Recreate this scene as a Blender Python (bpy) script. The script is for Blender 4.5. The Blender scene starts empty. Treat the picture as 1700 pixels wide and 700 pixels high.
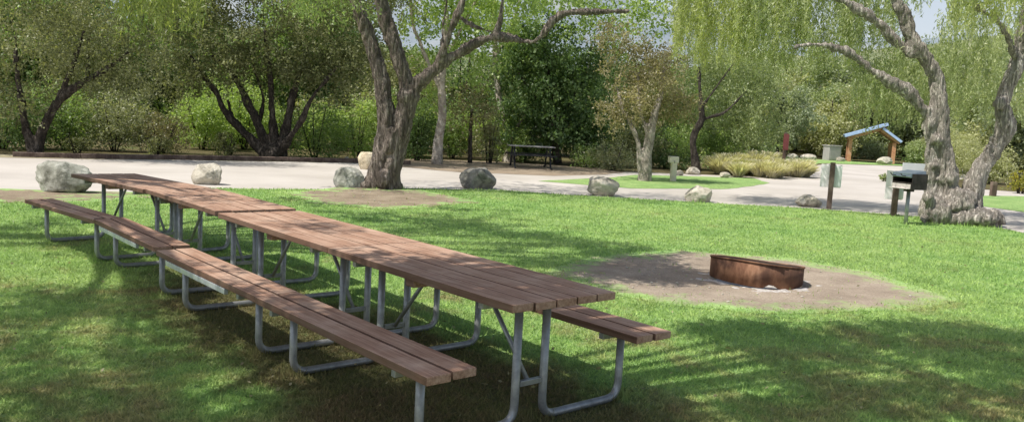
import bpy, bmesh, math
import numpy as np
from mathutils import Vector, Matrix, noise

C = bpy.context.scene.collection
RNG = np.random.default_rng(11)
R = math.radians
# ------------------------------------------------------------------ camera numbers
F, PITCH, ROLL, CAMH = 1395.7, 0.10813, 0.05298, 1.634
CP, SP, CR, SR = math.cos(PITCH), math.sin(PITCH), math.cos(ROLL), math.sin(ROLL)
SHD = np.array([0.513, 0.262, -1.0])            # direction sunlight travels (per metre of drop)

def _ray(u, v):
    a, b = u - 850, v - 350
    X, Y = (a * CR + b * SR) / F, -(-a * SR + b * CR) / F
    return np.array([X, CP + Y * SP, -SP + Y * CP])
def G(u, v, z=0.0):                              # where a sight line meets the height z
    d = _ray(u, v); return d * ((z - CAMH) / d[2]) + np.array([0, 0, CAMH])
def P(u, v, y):                                  # the point of a sight line at depth y
    d = _ray(u, v); return d * (y / d[1]) + np.array([0, 0, CAMH])

# ------------------------------------------------------------------ object helpers
def tag(o, label=None, cat=None, group=None, kind=None):
    if label: o['label'] = label
    if cat: o['category'] = cat
    if group: o['group'] = group
    if kind: o['kind'] = kind
    return o
def empty(name, loc, label, cat, group=None, rz=0.0):
    o = bpy.data.objects.new(name, None); C.objects.link(o)
    o.location = Vector([float(q) for q in loc]); o.rotation_euler.z = rz; o.empty_display_size = .2
    return tag(o, label, cat, group)
def link(name, me, mat, parent=None):
    o = bpy.data.objects.new(name, me); C.objects.link(o)
    if mat is not None and not me.materials: me.materials.append(mat)
    o.parent = parent
    return o
def np_mesh(name, V, Q, tint=None, smooth=False):
    V = np.asarray(V, np.float32); Q = np.asarray(Q, np.int32); k = Q.shape[1]; m = len(Q)
    me = bpy.data.meshes.new(name)
    me.vertices.add(len(V)); me.vertices.foreach_set('co', V.ravel())
    me.loops.add(m * k); me.loops.foreach_set('vertex_index', Q.ravel())
    me.polygons.add(m); me.polygons.foreach_set('loop_start', np.arange(m, dtype=np.int32) * k)
    if smooth: me.polygons.foreach_set('use_smooth', np.ones(m, bool))
    me.update(calc_edges=True)
    if tint is not None:
        a = me.attributes.new('tint', 'FLOAT', 'FACE'); a.data.foreach_set('value', np.asarray(tint, np.float32))
    return me
def copy_thing(root, label, loc, rz, group=None, scale=None):
    r = root.copy(); C.objects.link(r); r.location = Vector([float(q) for q in loc]); r.rotation_euler.z = rz
    r['label'] = label
    if group: r['group'] = group
    if scale: r.scale = (scale,) * 3 if not isinstance(scale, tuple) else scale
    for ch in list(root.children):
        c = ch.copy(); C.objects.link(c); c.parent = r
        for s in list(ch.children):
            d = s.copy(); C.objects.link(d); d.parent = c
    return r

class MB:
    """collects boxes, tubes, lathes into one mesh"""
    def __init__(s): s.bm = bmesh.new()
    def box(s, c, size, rz=0.0, rot=None, bev=0.0):
        r = bmesh.ops.create_cube(s.bm, size=1.0)
        M = Matrix.Translation(c) @ (rot.to_4x4() if rot is not None else Matrix.Rotation(rz, 4, 'Z')) @ Matrix.Diagonal((*size, 1))
        bmesh.ops.transform(s.bm, matrix=M, verts=r['verts'])
        if bev:
            es = list({e for v in r['verts'] for e in v.link_edges})
            bmesh.ops.bevel(s.bm, geom=es, offset=bev, segments=2, affect='EDGES', profile=.6)
        return s
    def bar(s, a, b, w, h, bev=0.0):
        a, b = Vector(a), Vector(b); d = b - a
        q = d.to_track_quat('X', 'Z').to_matrix()
        return s.box((a + b) / 2, (d.length, w, h), rot=q, bev=bev)
    def tube(s, pts, r, seg=10, cap=True):
        pts = [Vector(p) for p in pts]; n = len(pts); rings = []
        rr = r if hasattr(r, '__len__') else [r] * n
        t0 = (pts[1] - pts[0]).normalized()
        up = Vector((0, 0, 1)) if abs(t0.z) < .9 else Vector((1, 0, 0))
        nx = t0.cross(up).normalized()
        for i in range(n):
            t = (pts[min(i + 1, n - 1)] - pts[max(i - 1, 0)]).normalized()
            nx = (nx - t * nx.dot(t)).normalized(); ny = t.cross(nx)
            rings.append([s.bm.verts.new(pts[i] + (nx * math.cos(a) + ny * math.sin(a)) * rr[i]) for a in [2 * math.pi * k / seg for k in range(seg)]])
        for i in range(n - 1):
            for k in range(seg):
                f = s.bm.faces.new((rings[i][k], rings[i][(k + 1) % seg], rings[i + 1][(k + 1) % seg], rings[i + 1][k])); f.smooth = True
        if cap:
            s.bm.faces.new(rings[0][::-1]); s.bm.faces.new(rings[-1])
        return s
    def ball(s, c, r, sub=3):
        q = bmesh.ops.create_icosphere(s.bm, subdivisions=sub, radius=1.0)
        rr = r if hasattr(r, '__len__') else (r, r, r)
        bmesh.ops.transform(s.bm, matrix=Matrix.Translation(Vector([float(x) for x in c])) @ Matrix.Diagonal((*rr, 1)), verts=q['verts'])
        return s
    def mesh(s, name):
        bmesh.ops.recalc_face_normals(s.bm, faces=s.bm.faces[:])
        me = bpy.data.meshes.new(name); s.bm.to_mesh(me); s.bm.free(); return me
    def build(s, name, mat, parent=None): return link(name, s.mesh(name), mat, parent)

def bend(pts, rad, n=6):
    """round the corners of a polyline"""
    pts = [Vector(p) for p in pts]; out = [pts[0]]
    for i in range(1, len(pts) - 1):
        a, b, c = pts[i - 1], pts[i], pts[i + 1]
        p = b + (a - b).normalized() * rad; q = b + (c - b).normalized() * rad
        for k in range(n + 1):
            t = k / n; out.append(p * (1 - t) ** 2 + b * 2 * t * (1 - t) + q * t * t)
    return out + [pts[-1]]

# ------------------------------------------------------------------ materials
def nodes(name):
    m = bpy.data.materials.new(name); m.use_nodes = True
    nt = m.node_tree; nt.nodes.clear(); return m, nt
class NT:
    def __init__(s, name):
        s.m, s.t = nodes(name)
        s.out = s.n('ShaderNodeOutputMaterial')
    def n(s, ty, **kw):
        q = s.t.nodes.new(ty)
        for k, v in kw.items(): setattr(q, k, v)
        return q
    def l(s, a, b): s.t.links.new(a, b)
    def pos(s): return s.n('ShaderNodeNewGeometry').outputs['Position']
    def obj(s): return s.n('ShaderNodeTexCoord').outputs['Object']
    def map(s, vec, scale=(1, 1, 1), rot=(0, 0, 0)):
        q = s.n('ShaderNodeMapping'); q.inputs['Scale'].default_value = scale; q.inputs['Rotation'].default_value = rot
        s.l(vec, q.inputs['Vector']); return q.outputs[0]
    def noise(s, vec, scale, detail=4, rough=.6, dist=0.0):
        q = s.n('ShaderNodeTexNoise'); q.inputs['Scale'].default_value = scale; q.inputs['Detail'].default_value = detail
        q.inputs['Roughness'].default_value = rough; q.inputs['Distortion'].default_value = dist
        s.l(vec, q.inputs['Vector']); return q.outputs['Fac']
    def ramp(s, fac, stops):
        q = s.n('ShaderNodeValToRGB'); e = q.color_ramp.elements
        while len(e) < len(stops): e.new(.5)
        for i, (p, c) in enumerate(stops):
            e[i].position = p; e[i].color = (*c, 1) if hasattr(c, '__len__') else (c, c, c, 1)
        s.l(fac, q.inputs[0]); return q.outputs[0]
    def mix(s, fac, a, b, mode='MIX'):
        q = s.n('ShaderNodeMix', data_type='RGBA', blend_type=mode)
        for v, i in ((fac, q.inputs[0]), (a, q.inputs[6]), (b, q.inputs[7])):
            if hasattr(v, 'links'): s.l(v, i)
            elif hasattr(v, '__len__'): i.default_value = (*v, 1)
            else: i.default_value = v
        return q.outputs[2]
    def math(s, op, a, b=0.0, clamp=False):
        q = s.n('ShaderNodeMath', operation=op, use_clamp=clamp)
        for v, i in ((a, q.inputs[0]), (b, q.inputs[1])):
            if hasattr(v, 'links'): s.l(v, i)
            else: i.default_value = v
        return q.outputs[0]
    def attr(s, name='tint'): return s.n('ShaderNodeAttribute', attribute_name=name).outputs['Fac']
    def finish(s, col, rough=.8, bump=None, bs=.3, bd=.02, metal=0.0, spec=.3):
        b = s.n('ShaderNodeBsdfPrincipled')
        if hasattr(col, 'links'): s.l(col, b.inputs['Base Color'])
        else: b.inputs['Base Color'].default_value = (*col, 1)
        if hasattr(rough, 'links'): s.l(rough, b.inputs['Roughness'])
        else: b.inputs['Roughness'].default_value = rough
        b.inputs['Metallic'].default_value = metal; b.inputs['Specular IOR Level'].default_value = spec
        if bump is not None:
            q = s.n('ShaderNodeBump'); q.inputs['Strength'].default_value = bs; q.inputs['Distance'].default_value = bd
            s.l(bump, q.inputs['Height']); s.l(q.outputs[0], b.inputs['Normal'])
        s.l(b.outputs[0], s.out.inputs[0]); return s.m

def leaf_mat(name, dark, mid, light, trans=.4, rough_gloss=.04):
    s = NT(name); col = s.ramp(s.attr(), [(0.0, dark), (.5, mid), (1.0, light)])
    d = s.n('ShaderNodeBsdfDiffuse'); t = s.n('ShaderNodeBsdfTranslucent'); g = s.n('ShaderNodeBsdfGlossy'); g.inputs['Roughness'].default_value = .45
    tc = s.mix(1.0, col, (1.15, 1.2, .55), 'MULTIPLY')
    s.l(col, d.inputs[0]); s.l(tc, t.inputs[0])
    a = s.n('ShaderNodeMixShader'); a.inputs[0].default_value = trans + .06; s.l(d.outputs[0], a.inputs[1]); s.l(t.outputs[0], a.inputs[2])
    b = s.n('ShaderNodeMixShader'); b.inputs[0].default_value = rough_gloss; s.l(a.outputs[0], b.inputs[1]); s.l(g.outputs[0], b.inputs[2])
    s.l(b.outputs[0], s.out.inputs[0]); return s.m

def grass_colour(s):
    p = s.pos()
    big = s.noise(p, .35, 3, .55); mid = s.noise(p, 1.7, 4, .65); fine = s.noise(p, 14, 3, .7)
    c = s.ramp(mid, [(.28, (.17, .30, .095)), (.5, (.29, .475, .16)), (.72, (.42, .575, .225))])
    c = s.mix(s.ramp(big, [(.35, 0.0), (.65, 1.0)]), c, s.mix(.5, c, (.42, .54, .21)))
    # drier, browner turf close to the tables and the camera
    sep = s.n('ShaderNodeSeparateXYZ'); s.l(p, sep.inputs[0])
    near = s.math('SUBTRACT', 1.0, s.math('DIVIDE', s.math('SUBTRACT', sep.outputs[1], 4.0), 6.5), True)
    dry = s.math('ADD', s.math('MULTIPLY', near, .185), s.noise(s.map(p, (1, 1.0, 1)), .9, 5, .7, .4))
    c = s.mix(s.ramp(dry, [(.60, 0.0), (.76, .85)]), c, (.36, .31, .17))
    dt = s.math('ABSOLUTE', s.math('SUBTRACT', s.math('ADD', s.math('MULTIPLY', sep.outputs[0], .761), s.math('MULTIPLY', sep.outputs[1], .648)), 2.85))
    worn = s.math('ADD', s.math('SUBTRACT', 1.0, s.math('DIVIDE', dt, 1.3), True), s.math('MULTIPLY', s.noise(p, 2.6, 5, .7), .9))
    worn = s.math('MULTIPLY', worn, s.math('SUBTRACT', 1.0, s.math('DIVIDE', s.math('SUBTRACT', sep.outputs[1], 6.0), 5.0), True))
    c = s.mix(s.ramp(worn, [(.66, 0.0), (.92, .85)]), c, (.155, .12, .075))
    c = s.mix(s.ramp(fine, [(.3, .45), (.6, 0.0)]), c, (.085, .16, .036))
    return c, fine, mid

def M_lawn():
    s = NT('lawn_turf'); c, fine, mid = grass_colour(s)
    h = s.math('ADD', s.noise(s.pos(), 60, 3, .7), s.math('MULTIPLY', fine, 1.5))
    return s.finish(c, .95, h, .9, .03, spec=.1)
def M_blade():
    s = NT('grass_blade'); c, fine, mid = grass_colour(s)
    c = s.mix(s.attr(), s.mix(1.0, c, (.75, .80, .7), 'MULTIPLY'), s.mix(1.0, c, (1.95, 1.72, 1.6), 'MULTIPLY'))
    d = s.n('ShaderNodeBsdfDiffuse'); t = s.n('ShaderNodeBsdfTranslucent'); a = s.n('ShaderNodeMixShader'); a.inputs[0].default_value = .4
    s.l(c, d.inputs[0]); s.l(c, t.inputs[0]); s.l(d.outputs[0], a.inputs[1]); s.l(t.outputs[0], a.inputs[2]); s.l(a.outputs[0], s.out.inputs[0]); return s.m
def M_dirt(name, c0, c1, edge_grass=True, amp=1.0):
    s = NT(name); p = s.pos()
    c = s.ramp(s.noise(p, 2.2, 6, .65), [(.3, c0), (.7, c1)])
    c = s.mix(s.ramp(s.noise(p, 45, 3, .7), [(.35, .45), (.6, 0.0)]), c, tuple(.55 * q for q in c0))
    c = s.mix(s.ramp(s.noise(p, 28, 2, .6), [(.66, 0.0), (.74, .6)]), c, tuple(min(1, 1.5 * q) for q in c1))
    if edge_grass:
        gc, fine, mid = grass_colour(s)
        k = s.math('ADD', s.attr('edge'), s.math('MULTIPLY', s.math('SUBTRACT', s.noise(p, 3.2, 6, .72), .5), amp))
        c = s.mix(s.ramp(k, [(.02, 0.0), (.22, 1.0)]), gc, c)
    return s.finish(c, .95, s.noise(p, 50, 4, .7), .6, .015, spec=.1)
def M_road():
    s = NT('pale_road'); p = s.pos()
    c = s.ramp(s.noise(p, .35, 5, .6), [(.3, (.44, .405, .36)), (.7, (.60, .56, .51))])
    c = s.mix(s.ramp(s.noise(p, 90, 2, .7), [(.35, .3), (.6, 0.0)]), c, (.34, .31, .28))
    c = s.mix(s.ramp(s.noise(s.map(p, (1, .35, 1)), 1.3, 5, .7), [(.58, 0.0), (.75, .45)]), c, (.40, .345, .28))
    return s.finish(c, .9, s.noise(p, 120, 2), .2, .005, spec=.2)
def M_ground():
    s = NT('leaf_litter_ground'); p = s.pos()
    c = s.ramp(s.noise(p, .5, 6, .65), [(.3, (.07, .055, .035)), (.55, (.12, .105, .05)), (.75, (.10, .14, .04))])
    return s.finish(c, .95, s.noise(p, 9, 4), .7, .05, spec=.1)
def M_wood(name, c0, c1, c2, grain=(1.2, 26, 26)):
    s = NT(name); o = s.obj(); oi = s.n('ShaderNodeObjectInfo')
    v = s.n('ShaderNodeVectorMath', operation='ADD'); s.l(o, v.inputs[0]); s.l(oi.outputs['Location'], v.inputs[1])
    g = s.noise(s.map(v.outputs[0], grain), 2.0, 5, .65, .3)
    c = s.ramp(g, [(.28, c0), (.5, c1), (.75, c2)])
    c = s.mix(s.math('MULTIPLY', s.attr(), .6), c, s.mix(1.0, c, (.62, .60, .62), 'MULTIPLY'))
    blot = s.noise(v.outputs[0], 3.0, 5, .65)
    c = s.mix(s.ramp(blot, [(.46, 0.0), (.72, .6)]), c, tuple(.5 * a + .5 * b for a, b in zip(c2, (.60, .47, .37))))
    c = s.mix(s.ramp(s.noise(v.outputs[0], 70, 2, .6), [(.68, 0.0), (.73, .55)]), c, tuple(.4 * q for q in c0))
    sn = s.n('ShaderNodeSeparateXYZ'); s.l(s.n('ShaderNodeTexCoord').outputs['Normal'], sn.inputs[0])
    c = s.mix(s.ramp(s.math('ABSOLUTE', sn.outputs[1]), [(.55, 0.0), (.8, .72 if grain[0] < 1.5 else 0.0)]), c, tuple(.28 * q for q in c0))   # gap shade painted on the long edges, with grime
    return s.finish(c, .72, g, .35, .004, spec=.25)
def M_metal(name, c0, c1, rough=.42, metal=.75, sc=18):
    s = NT(name); o = s.obj(); n = s.noise(o, sc, 4, .6)
    c = s.ramp(n, [(.3, c0), (.7, c1)])
    r = s.ramp(n, [(.3, rough + .12), (.7, rough - .08)])
    return s.finish(c, r, n, .08, .003, metal, .5)
def M_rust():
    s = NT('rusty_steel'); o = s.obj()
    c = s.ramp(s.noise(s.map(o, (1, 1, .35)), 7, 6, .7), [(.25, (.06, .032, .022)), (.45, (.17, .085, .052)), (.62, (.31, .17, .105)), (.78, (.42, .27, .18))])
    c = s.mix(s.ramp(s.noise(o, 3, 3), [(.5, 0.0), (.62, .75)]), c, (.09, .05, .038))
    return s.finish(c, .85, s.noise(o, 30, 4), .35, .006, .1, .2)
def M_bark(name, c0, c1, c2, zs=.35, sc=7, bs=1.0):
    s = NT(name); p = s.pos()
    w = s.noise(s.map(p, (1, 1, zs)), sc, 7, .7, .9)
    c = s.ramp(w, [(.3, c0), (.52, c1), (.72, c2)])
    c = s.mix(s.ramp(s.noise(p, 1.6, 4), [(.45, 0.0), (.7, .5)]), c, c0)
    cr = s.ramp(s.noise(s.map(p, (1, 1, zs * 1.3)), sc * .85, 6, .68, 1.2), [(.43, 1.0), (.495, 0.0), (.56, 1.0)])
    c = s.mix(s.math('MULTIPLY', s.math('SUBTRACT', 1.0, cr), .32), c, tuple(.7 * q for q in c0))
    w = s.math('ADD', w, s.math('MULTIPLY', cr, .5))
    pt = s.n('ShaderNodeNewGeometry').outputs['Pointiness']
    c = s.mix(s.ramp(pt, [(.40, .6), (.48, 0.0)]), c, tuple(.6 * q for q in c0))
    return s.finish(c, .92, w, bs, .06, spec=.12)
def M_rock(name, c0, c1, c2):
    s = NT(name); o = s.pos()
    c = s.ramp(s.noise(o, 4.5, 7, .68), [(.3, c0), (.5, c1), (.72, c2)])
    c = s.mix(s.ramp(s.noise(o, 2.1, 5, .7, .6), [(.52, 0.0), (.64, .7)]), c, tuple(.45 * q for q in c0))
    c = s.mix(s.ramp(s.noise(o, 24, 3, .7), [(.6, 0.0), (.7, .5)]), c, c2)
    return s.finish(c, .9, s.noise(o, 11, 6, .7), .7, .03, spec=.15)
def M_plain(name, c0, c1, rough=.7, sc=12, metal=0.0, spec=.3):
    s = NT(name); o = s.obj(); n = s.noise(o, sc, 4, .65)
    return s.finish(s.ramp(n, [(.3, c0), (.7, c1)]), rough, n, .12, .004, metal, spec)

MAT = dict(
    lawn=M_lawn(), blade=M_blade(), road=M_road(), ground=M_ground(),
    firedirt=M_dirt('trampled_dirt', (.27, .215, .165), (.46, .385, .30)),
    treedirt=M_dirt('root_dirt', (.21, .165, .115), (.40, .33, .24), True, 2.6),
    pad=M_dirt('packed_dirt', (.26, .205, .15), (.42, .34, .255), False),
    shoulder=M_dirt('sandy_shoulder', (.30, .26, .17), (.46, .41, .27), False),
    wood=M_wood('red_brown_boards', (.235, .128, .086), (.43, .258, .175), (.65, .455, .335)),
    tube=M_metal('galvanised_tube', (.25, .26, .255), (.42, .43, .425), .42, .5),
    benchstrip=M_metal('bright_metal_strip', (.50, .53, .57), (.70, .73, .76), .4, .5),
    darkiron=M_metal('dark_iron_brace', (.07, .07, .075), (.13, .13, .14), .5, .6),
    rust=M_rust(), soot=M_plain('soot_blackened_steel', (.018, .014, .012), (.05, .038, .03), .9, 9), ash=M_plain('white_ash', (.30, .27, .24), (.62, .59, .56), .95, 22),
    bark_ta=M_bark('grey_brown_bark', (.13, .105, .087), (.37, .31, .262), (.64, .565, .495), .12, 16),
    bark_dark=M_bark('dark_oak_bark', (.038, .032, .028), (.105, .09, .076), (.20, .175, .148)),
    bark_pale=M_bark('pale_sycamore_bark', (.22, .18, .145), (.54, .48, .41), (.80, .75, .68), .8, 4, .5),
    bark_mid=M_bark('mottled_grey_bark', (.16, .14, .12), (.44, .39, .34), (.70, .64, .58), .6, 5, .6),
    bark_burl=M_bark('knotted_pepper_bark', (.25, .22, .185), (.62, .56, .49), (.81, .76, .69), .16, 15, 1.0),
    rock_pale=M_rock('pale_sandstone', (.30, .27, .21), (.50, .46, .38), (.66, .62, .54)),
    rock_grey=M_rock('grey_green_boulder', (.16, .16, .13), (.34, .34, .29), (.56, .56, .50)),
    rock_dark=M_rock('dark_boulder', (.12, .115, .10), (.26, .25, .215), (.44, .42, .37)),
    rock_buff=M_rock('buff_boulder', (.40, .33, .22), (.58, .50, .36), (.70, .63, .49)),
    grill_dark=M_metal('black_iron', (.022, .018, .016), (.06, .048, .042), .6, .3, 9),
    grill_grey=M_metal('blue_grey_steel', (.20, .25, .32), (.34, .40, .48), .4, .7, 9),
    grill_pale=M_plain('bleached_steel', (.42, .38, .35), (.62, .58, .54), .6, 14),
    post_brown=M_wood('brown_post', (.06, .04, .035), (.11, .075, .062), (.18, .13, .11), (20, 20, 1.2)),
    sign=M_plain('weathered_pale_sign', (.86, .82, .83), (.93, .90, .91), .6, 6),
    sign2=M_plain('weathered_greenish_sign', (.74, .80, .76), (.85, .89, .86), .6, 6),
    greypanel=M_plain('weathered_grey_panel', (.47, .51, .50), (.56, .60, .58), .6, 3),
    cream=M_plain('cream_paint', (.62, .57, .46), (.78, .73, .62), .6, 9),
    redpaint=M_plain('faded_red_paint', (.17, .045, .045), (.25, .08, .075), .6, 8),
    bluemetal=M_plain('blue_metal_roof', (.34, .47, .74), (.46, .60, .86), .45, 4, .2, .5),
    timber=M_wood('orange_timber', (.34, .15, .08), (.48, .235, .13), (.60, .34, .20), (2, 14, 14)),
    greybox=M_plain('grey_green_box', (.33, .31, .31), (.43, .41, .40), .6, 3),
    blackpaint=M_plain('black_coated_metal', (.020, .020, .026), (.045, .045, .055), .45, 9),
    straw=leaf_mat('dry_straw', (.44, .40, .27), (.66, .62, .48), (.82, .79, .67), .4, .0),
    strawgreen=leaf_mat('green_straw', (.27, .31, .13), (.48, .49, .26), (.70, .67, .44), .4, .0),
)
LEAF = dict(
    oak=leaf_mat('dark_oak_leaf', (.075, .09, .042), (.215, .235, .115), (.42, .435, .245), .32, .015),
    dark=leaf_mat('deep_green_leaf', (.05, .08, .03), (.145, .23, .085), (.34, .45, .20), .40, .03),
    mid=leaf_mat('mid_green_leaf', (.10, .16, .05), (.245, .355, .115), (.43, .53, .21), .42),
    bright=leaf_mat('sunny_green_leaf', (.20, .28, .075), (.40, .53, .17), (.60, .69, .32), .45),
    yellow=leaf_mat('yellow_green_frond', (.20, .24, .09), (.42, .48, .20), (.62, .66, .34), .5),
    frond=leaf_mat('soft_green_frond', (.13, .16, .05), (.29, .34, .12), (.48, .52, .23), .5),
    olive=leaf_mat('olive_leaf', (.15, .16, .075), (.33, .345, .175), (.53, .53, .32), .4),
    brown=leaf_mat('rusty_olive_leaf', (.12, .11, .06), (.325, .295, .17), (.53, .47, .30), .4),
    pale=leaf_mat('pale_grey_green_leaf', (.15, .17, .09), (.33, .355, .21), (.52, .54, .36), .4),
    haze=leaf_mat('hazy_green_leaf', (.20, .25, .125), (.39, .46, .23), (.57, .61, .36), .4),  # hazy leaves: distance haze put into the paler colours
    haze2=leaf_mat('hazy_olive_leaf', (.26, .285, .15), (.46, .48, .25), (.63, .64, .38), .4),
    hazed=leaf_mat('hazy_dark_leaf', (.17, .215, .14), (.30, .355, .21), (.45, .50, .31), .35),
    flower=leaf_mat('yellow_blossom_leaf', (.14, .17, .03), (.42, .39, .05), (.72, .60, .06), .4),
)

# ------------------------------------------------------------------ foliage builders
def unit(v): return v / (np.linalg.norm(v, axis=-1, keepdims=True) + 1e-9)
def leaf_quads(c, L, W, axis=None, rng=RNG):
    """a four-cornered leaf at every centre; axis = preferred direction (N,3) or None"""
    n = len(c)
    a = unit(rng.normal(size=(n, 3))) if axis is None else unit(axis)
    b = unit(np.cross(a, rng.normal(size=(n, 3))))
    L = np.asarray(L).reshape(-1, 1) * np.ones((n, 1)); W = np.asarray(W).reshape(-1, 1) * np.ones((n, 1))
    v = np.stack([c - a * L / 2, c + b * W / 2 - a * L * .05, c + a * L / 2, c - b * W / 2 - a * L * .05], 1).reshape(-1, 3)
    return v, np.arange(4 * n).reshape(n, 4)
def crown_mesh(name, blobs, leaf=.09, aspect=.5, density=1.0, per=46, spread=.30, hollow=.45, droop=.25, seed=0, floor=None, bias=0.0, place=True):
    """leafy sprays (twigs with leaves along them) filling the outer part of several ellipsoids (cx,cy,cz,rx,ry,rz)"""
    rng = np.random.default_rng(seed); out = []
    for (cx, cy, cz, rx, ry, rz) in blobs:
        high = place and cy > 12 and (cz - CAMH - rz * .6) / cy > .20      # sparse where the crown only towers over the view
        vol = (rx * ry * rz) ** (2 / 3); k = max(4, int((14 if high else 52) * vol * density)); lf = leaf * (1.5 if high else 1.0)
        d = unit(rng.normal(size=(k, 3))); rad = hollow + (1 - hollow) * rng.random((k, 1)) ** .6
        rad *= 1 + .16 * rng.normal(size=(k, 1)); q = d * rad * np.array([rx, ry, rz]) + np.array([cx, cy, cz])
        ax = unit(d * .8 + rng.normal(size=(k, 3)) * .7 + np.array([0, 0, -droop * 1.2]))
        ln = spread * (1.2 + 1.6 * rng.random((k, 1)))
        t = rng.random((k, per)) * 1.0 - .4
        thin = (1.05 - np.abs(t + .1))[..., None] * spread * .42
        pts = q[:, None] + ax[:, None] * (t * ln)[..., None] + rng.normal(size=(k, per, 3)) * thin
        low = np.array([noise.noise(Vector((float(a[0]) * .7, float(a[1]) * .7, float(a[2]) * .9))) for a in q])[:, None]
        tt = np.clip(.46 + bias + .30 * low + .13 * rng.normal(size=(k, 1)) + .09 * rng.normal(size=(k, per)), 0, 1)
        la = ax[:, None] * .8 + rng.normal(size=(k, per, 3)) * .65 + np.array([0, 0, -droop])
        keep = rng.random((k, per)) < (.45 + .55 * rng.random((k, 1)))
        n = int(keep.sum()); out.append((pts[keep], tt[keep], la[keep], lf * (.55 + .8 * rng.random(n))))
    c, t, la, L = (np.concatenate([o[m] for o in out]) for m in range(4))
    if floor is not None:
        m = c[:, 2] > floor; c, t, la, L = c[m], t[m], la[m], L[m]
    v, f = leaf_quads(c, L, L * aspect, la, rng)
    return np_mesh(name, v, f, t)
def strand_mesh(name, anchors, length, leaf=.10, width=.018, step=.045, seed=0, sway=.12):
    """weeping pepper-tree strands hanging from anchor points"""
    rng = np.random.default_rng(seed); cs, ax, ts = [], [], []
    for a in anchors:
        Ls = length * (.45 + .75 * rng.random()); n = int(Ls / step)
        s = np.linspace(0, 1, n); dr = rng.normal(size=2) * sway * Ls; ph = rng.random() * 6
        x = a[0] + dr[0] * s + .03 * np.sin(s * 6 + ph); y = a[1] + dr[1] * s; z = a[2] - Ls * s
        k = 3
        p = np.repeat(np.stack([x, y, z], 1), k, 0); p += rng.normal(size=p.shape) * .03
        d = rng.normal(size=p.shape) * .55; d[:, 2] -= 1.0
        cs.append(p); ax.append(d); ts.append(np.clip(.5 + .2 * rng.normal() + .16 * rng.normal(size=len(p)), 0, 1))
    c, d, t = np.concatenate(cs), np.concatenate(ax), np.concatenate(ts)
    v, f = leaf_quads(c, leaf * (.6 + .8 * rng.random(len(c))), width * (.7 + .6 * rng.random(len(c))), d, rng)
    return np_mesh(name, v, f, t)
def join_np(name, *ms):
    V, Q, T, o = [], [], [], 0
    for me in ms:
        v = np.empty(len(me.vertices) * 3, np.float32); me.vertices.foreach_get('co', v); V.append(v.reshape(-1, 3))
        q = np.empty(len(me.loops), np.int32); me.loops.foreach_get('vertex_index', q); Q.append(q.reshape(-1, 4) + o); o += len(me.vertices)
        t = np.empty(len(me.polygons), np.float32); me.attributes['tint'].data.foreach_get('value', t); T.append(t)
        bpy.data.meshes.remove(me)
    return np_mesh(name, np.concatenate(V), np.concatenate(Q), np.concatenate(T))
def catmull(pts, n=6):
    pts = [np.array(p, float) for p in pts]; q = [2 * pts[0] - pts[1]] + pts + [2 * pts[-1] - pts[-2]]; out = []
    for i in range(1, len(q) - 2):
        for k in range(n):
            t = k / n; a, b, c, d = q[i - 1], q[i], q[i + 1], q[i + 2]
            out.append(.5 * (2 * b + (c - a) * t + (2 * a - 5 * b + 4 * c - d) * t * t + (3 * b - a - 3 * c + d) * t ** 3))
    return out + [q[-2]]
def flute(me, amp, sc, zs):
    n = len(me.vertices); v = np.empty(n * 3, np.float32); me.vertices.foreach_get('co', v); v = v.reshape(-1, 3)
    nn = np.empty(n * 3, np.float32); me.vertices.foreach_get('normal', nn); nn = nn.reshape(-1, 3)
    d = np.array([min(.30, abs(noise.noise(Vector((p[0] * sc, p[1] * sc, p[2] * sc * zs + .6 * p[0]))))) - .15 for p in v], np.float32)
    me.vertices.foreach_set('co', (v + nn * (d * amp)[:, None]).ravel()); me.update()
def rough(me, amp, sc, zs=1.0, twist=0.0):
    n = len(me.vertices); v = np.empty(n * 3, np.float32); me.vertices.foreach_get('co', v); v = v.reshape(-1, 3)
    nn = np.empty(n * 3, np.float32); me.vertices.foreach_get('normal', nn); nn = nn.reshape(-1, 3)
    d = np.array([noise.fractal(Vector((p[0] * sc, p[1] * sc, p[2] * sc * zs)), .8, 2.1, 4) for p in v], np.float32)
    me.vertices.foreach_set('co', (v + nn * (d * amp)[:, None]).ravel()); me.update()
def wood_mesh(name, paths, lumps=(), voxel=None, amp=.03, sc=3.0, seg=9, zs=.5, slim=.88):
    """limbs as tapering tubes (paths of x,y,z,r), fused into one surface"""
    b = MB()
    for p in paths:
        p = [(*a[:3], a[3] * slim) for a in p]
        q = catmull(p, 5); b.tube([x[:3] for x in q], [max(.006, x[3]) for x in q], seg)
    for (c, r) in lumps: b.ball(c, r)
    me = b.mesh(name)
    if voxel:
        voxel *= .8
        o = bpy.data.objects.new('tmp', me); C.objects.link(o)
        m = o.modifiers.new('r', 'REMESH'); m.mode = 'VOXEL'; m.voxel_size = voxel
        sm = o.modifiers.new('s', 'SMOOTH'); sm.iterations = 3; sm.factor = .5
        dg = bpy.context.evaluated_depsgraph_get(); me2 = bpy.data.meshes.new_from_object(o.evaluated_get(dg))
        bpy.data.objects.remove(o); bpy.data.meshes.remove(me); me = me2; me.name = name
        me.polygons.foreach_set('use_smooth', np.ones(len(me.polygons), bool))
        rough(me, amp, sc, zs); rough(me, amp * .22, sc * 4.5, zs * .5)
        if amp > .06: flute(me, .10, 10.5, .13)
    return me
def shift(me, loc):
    me.transform(Matrix.Translation(-Vector([float(q) for q in loc]))); return me
def px(y, *pts):                                  # sight-line points (u,v,r[,dy]) at depth y -> (x,y,z,r)
    return [(*P(p[0], p[1], y + (p[3] if len(p) > 3 else 0)), p[2]) for p in pts]
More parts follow.
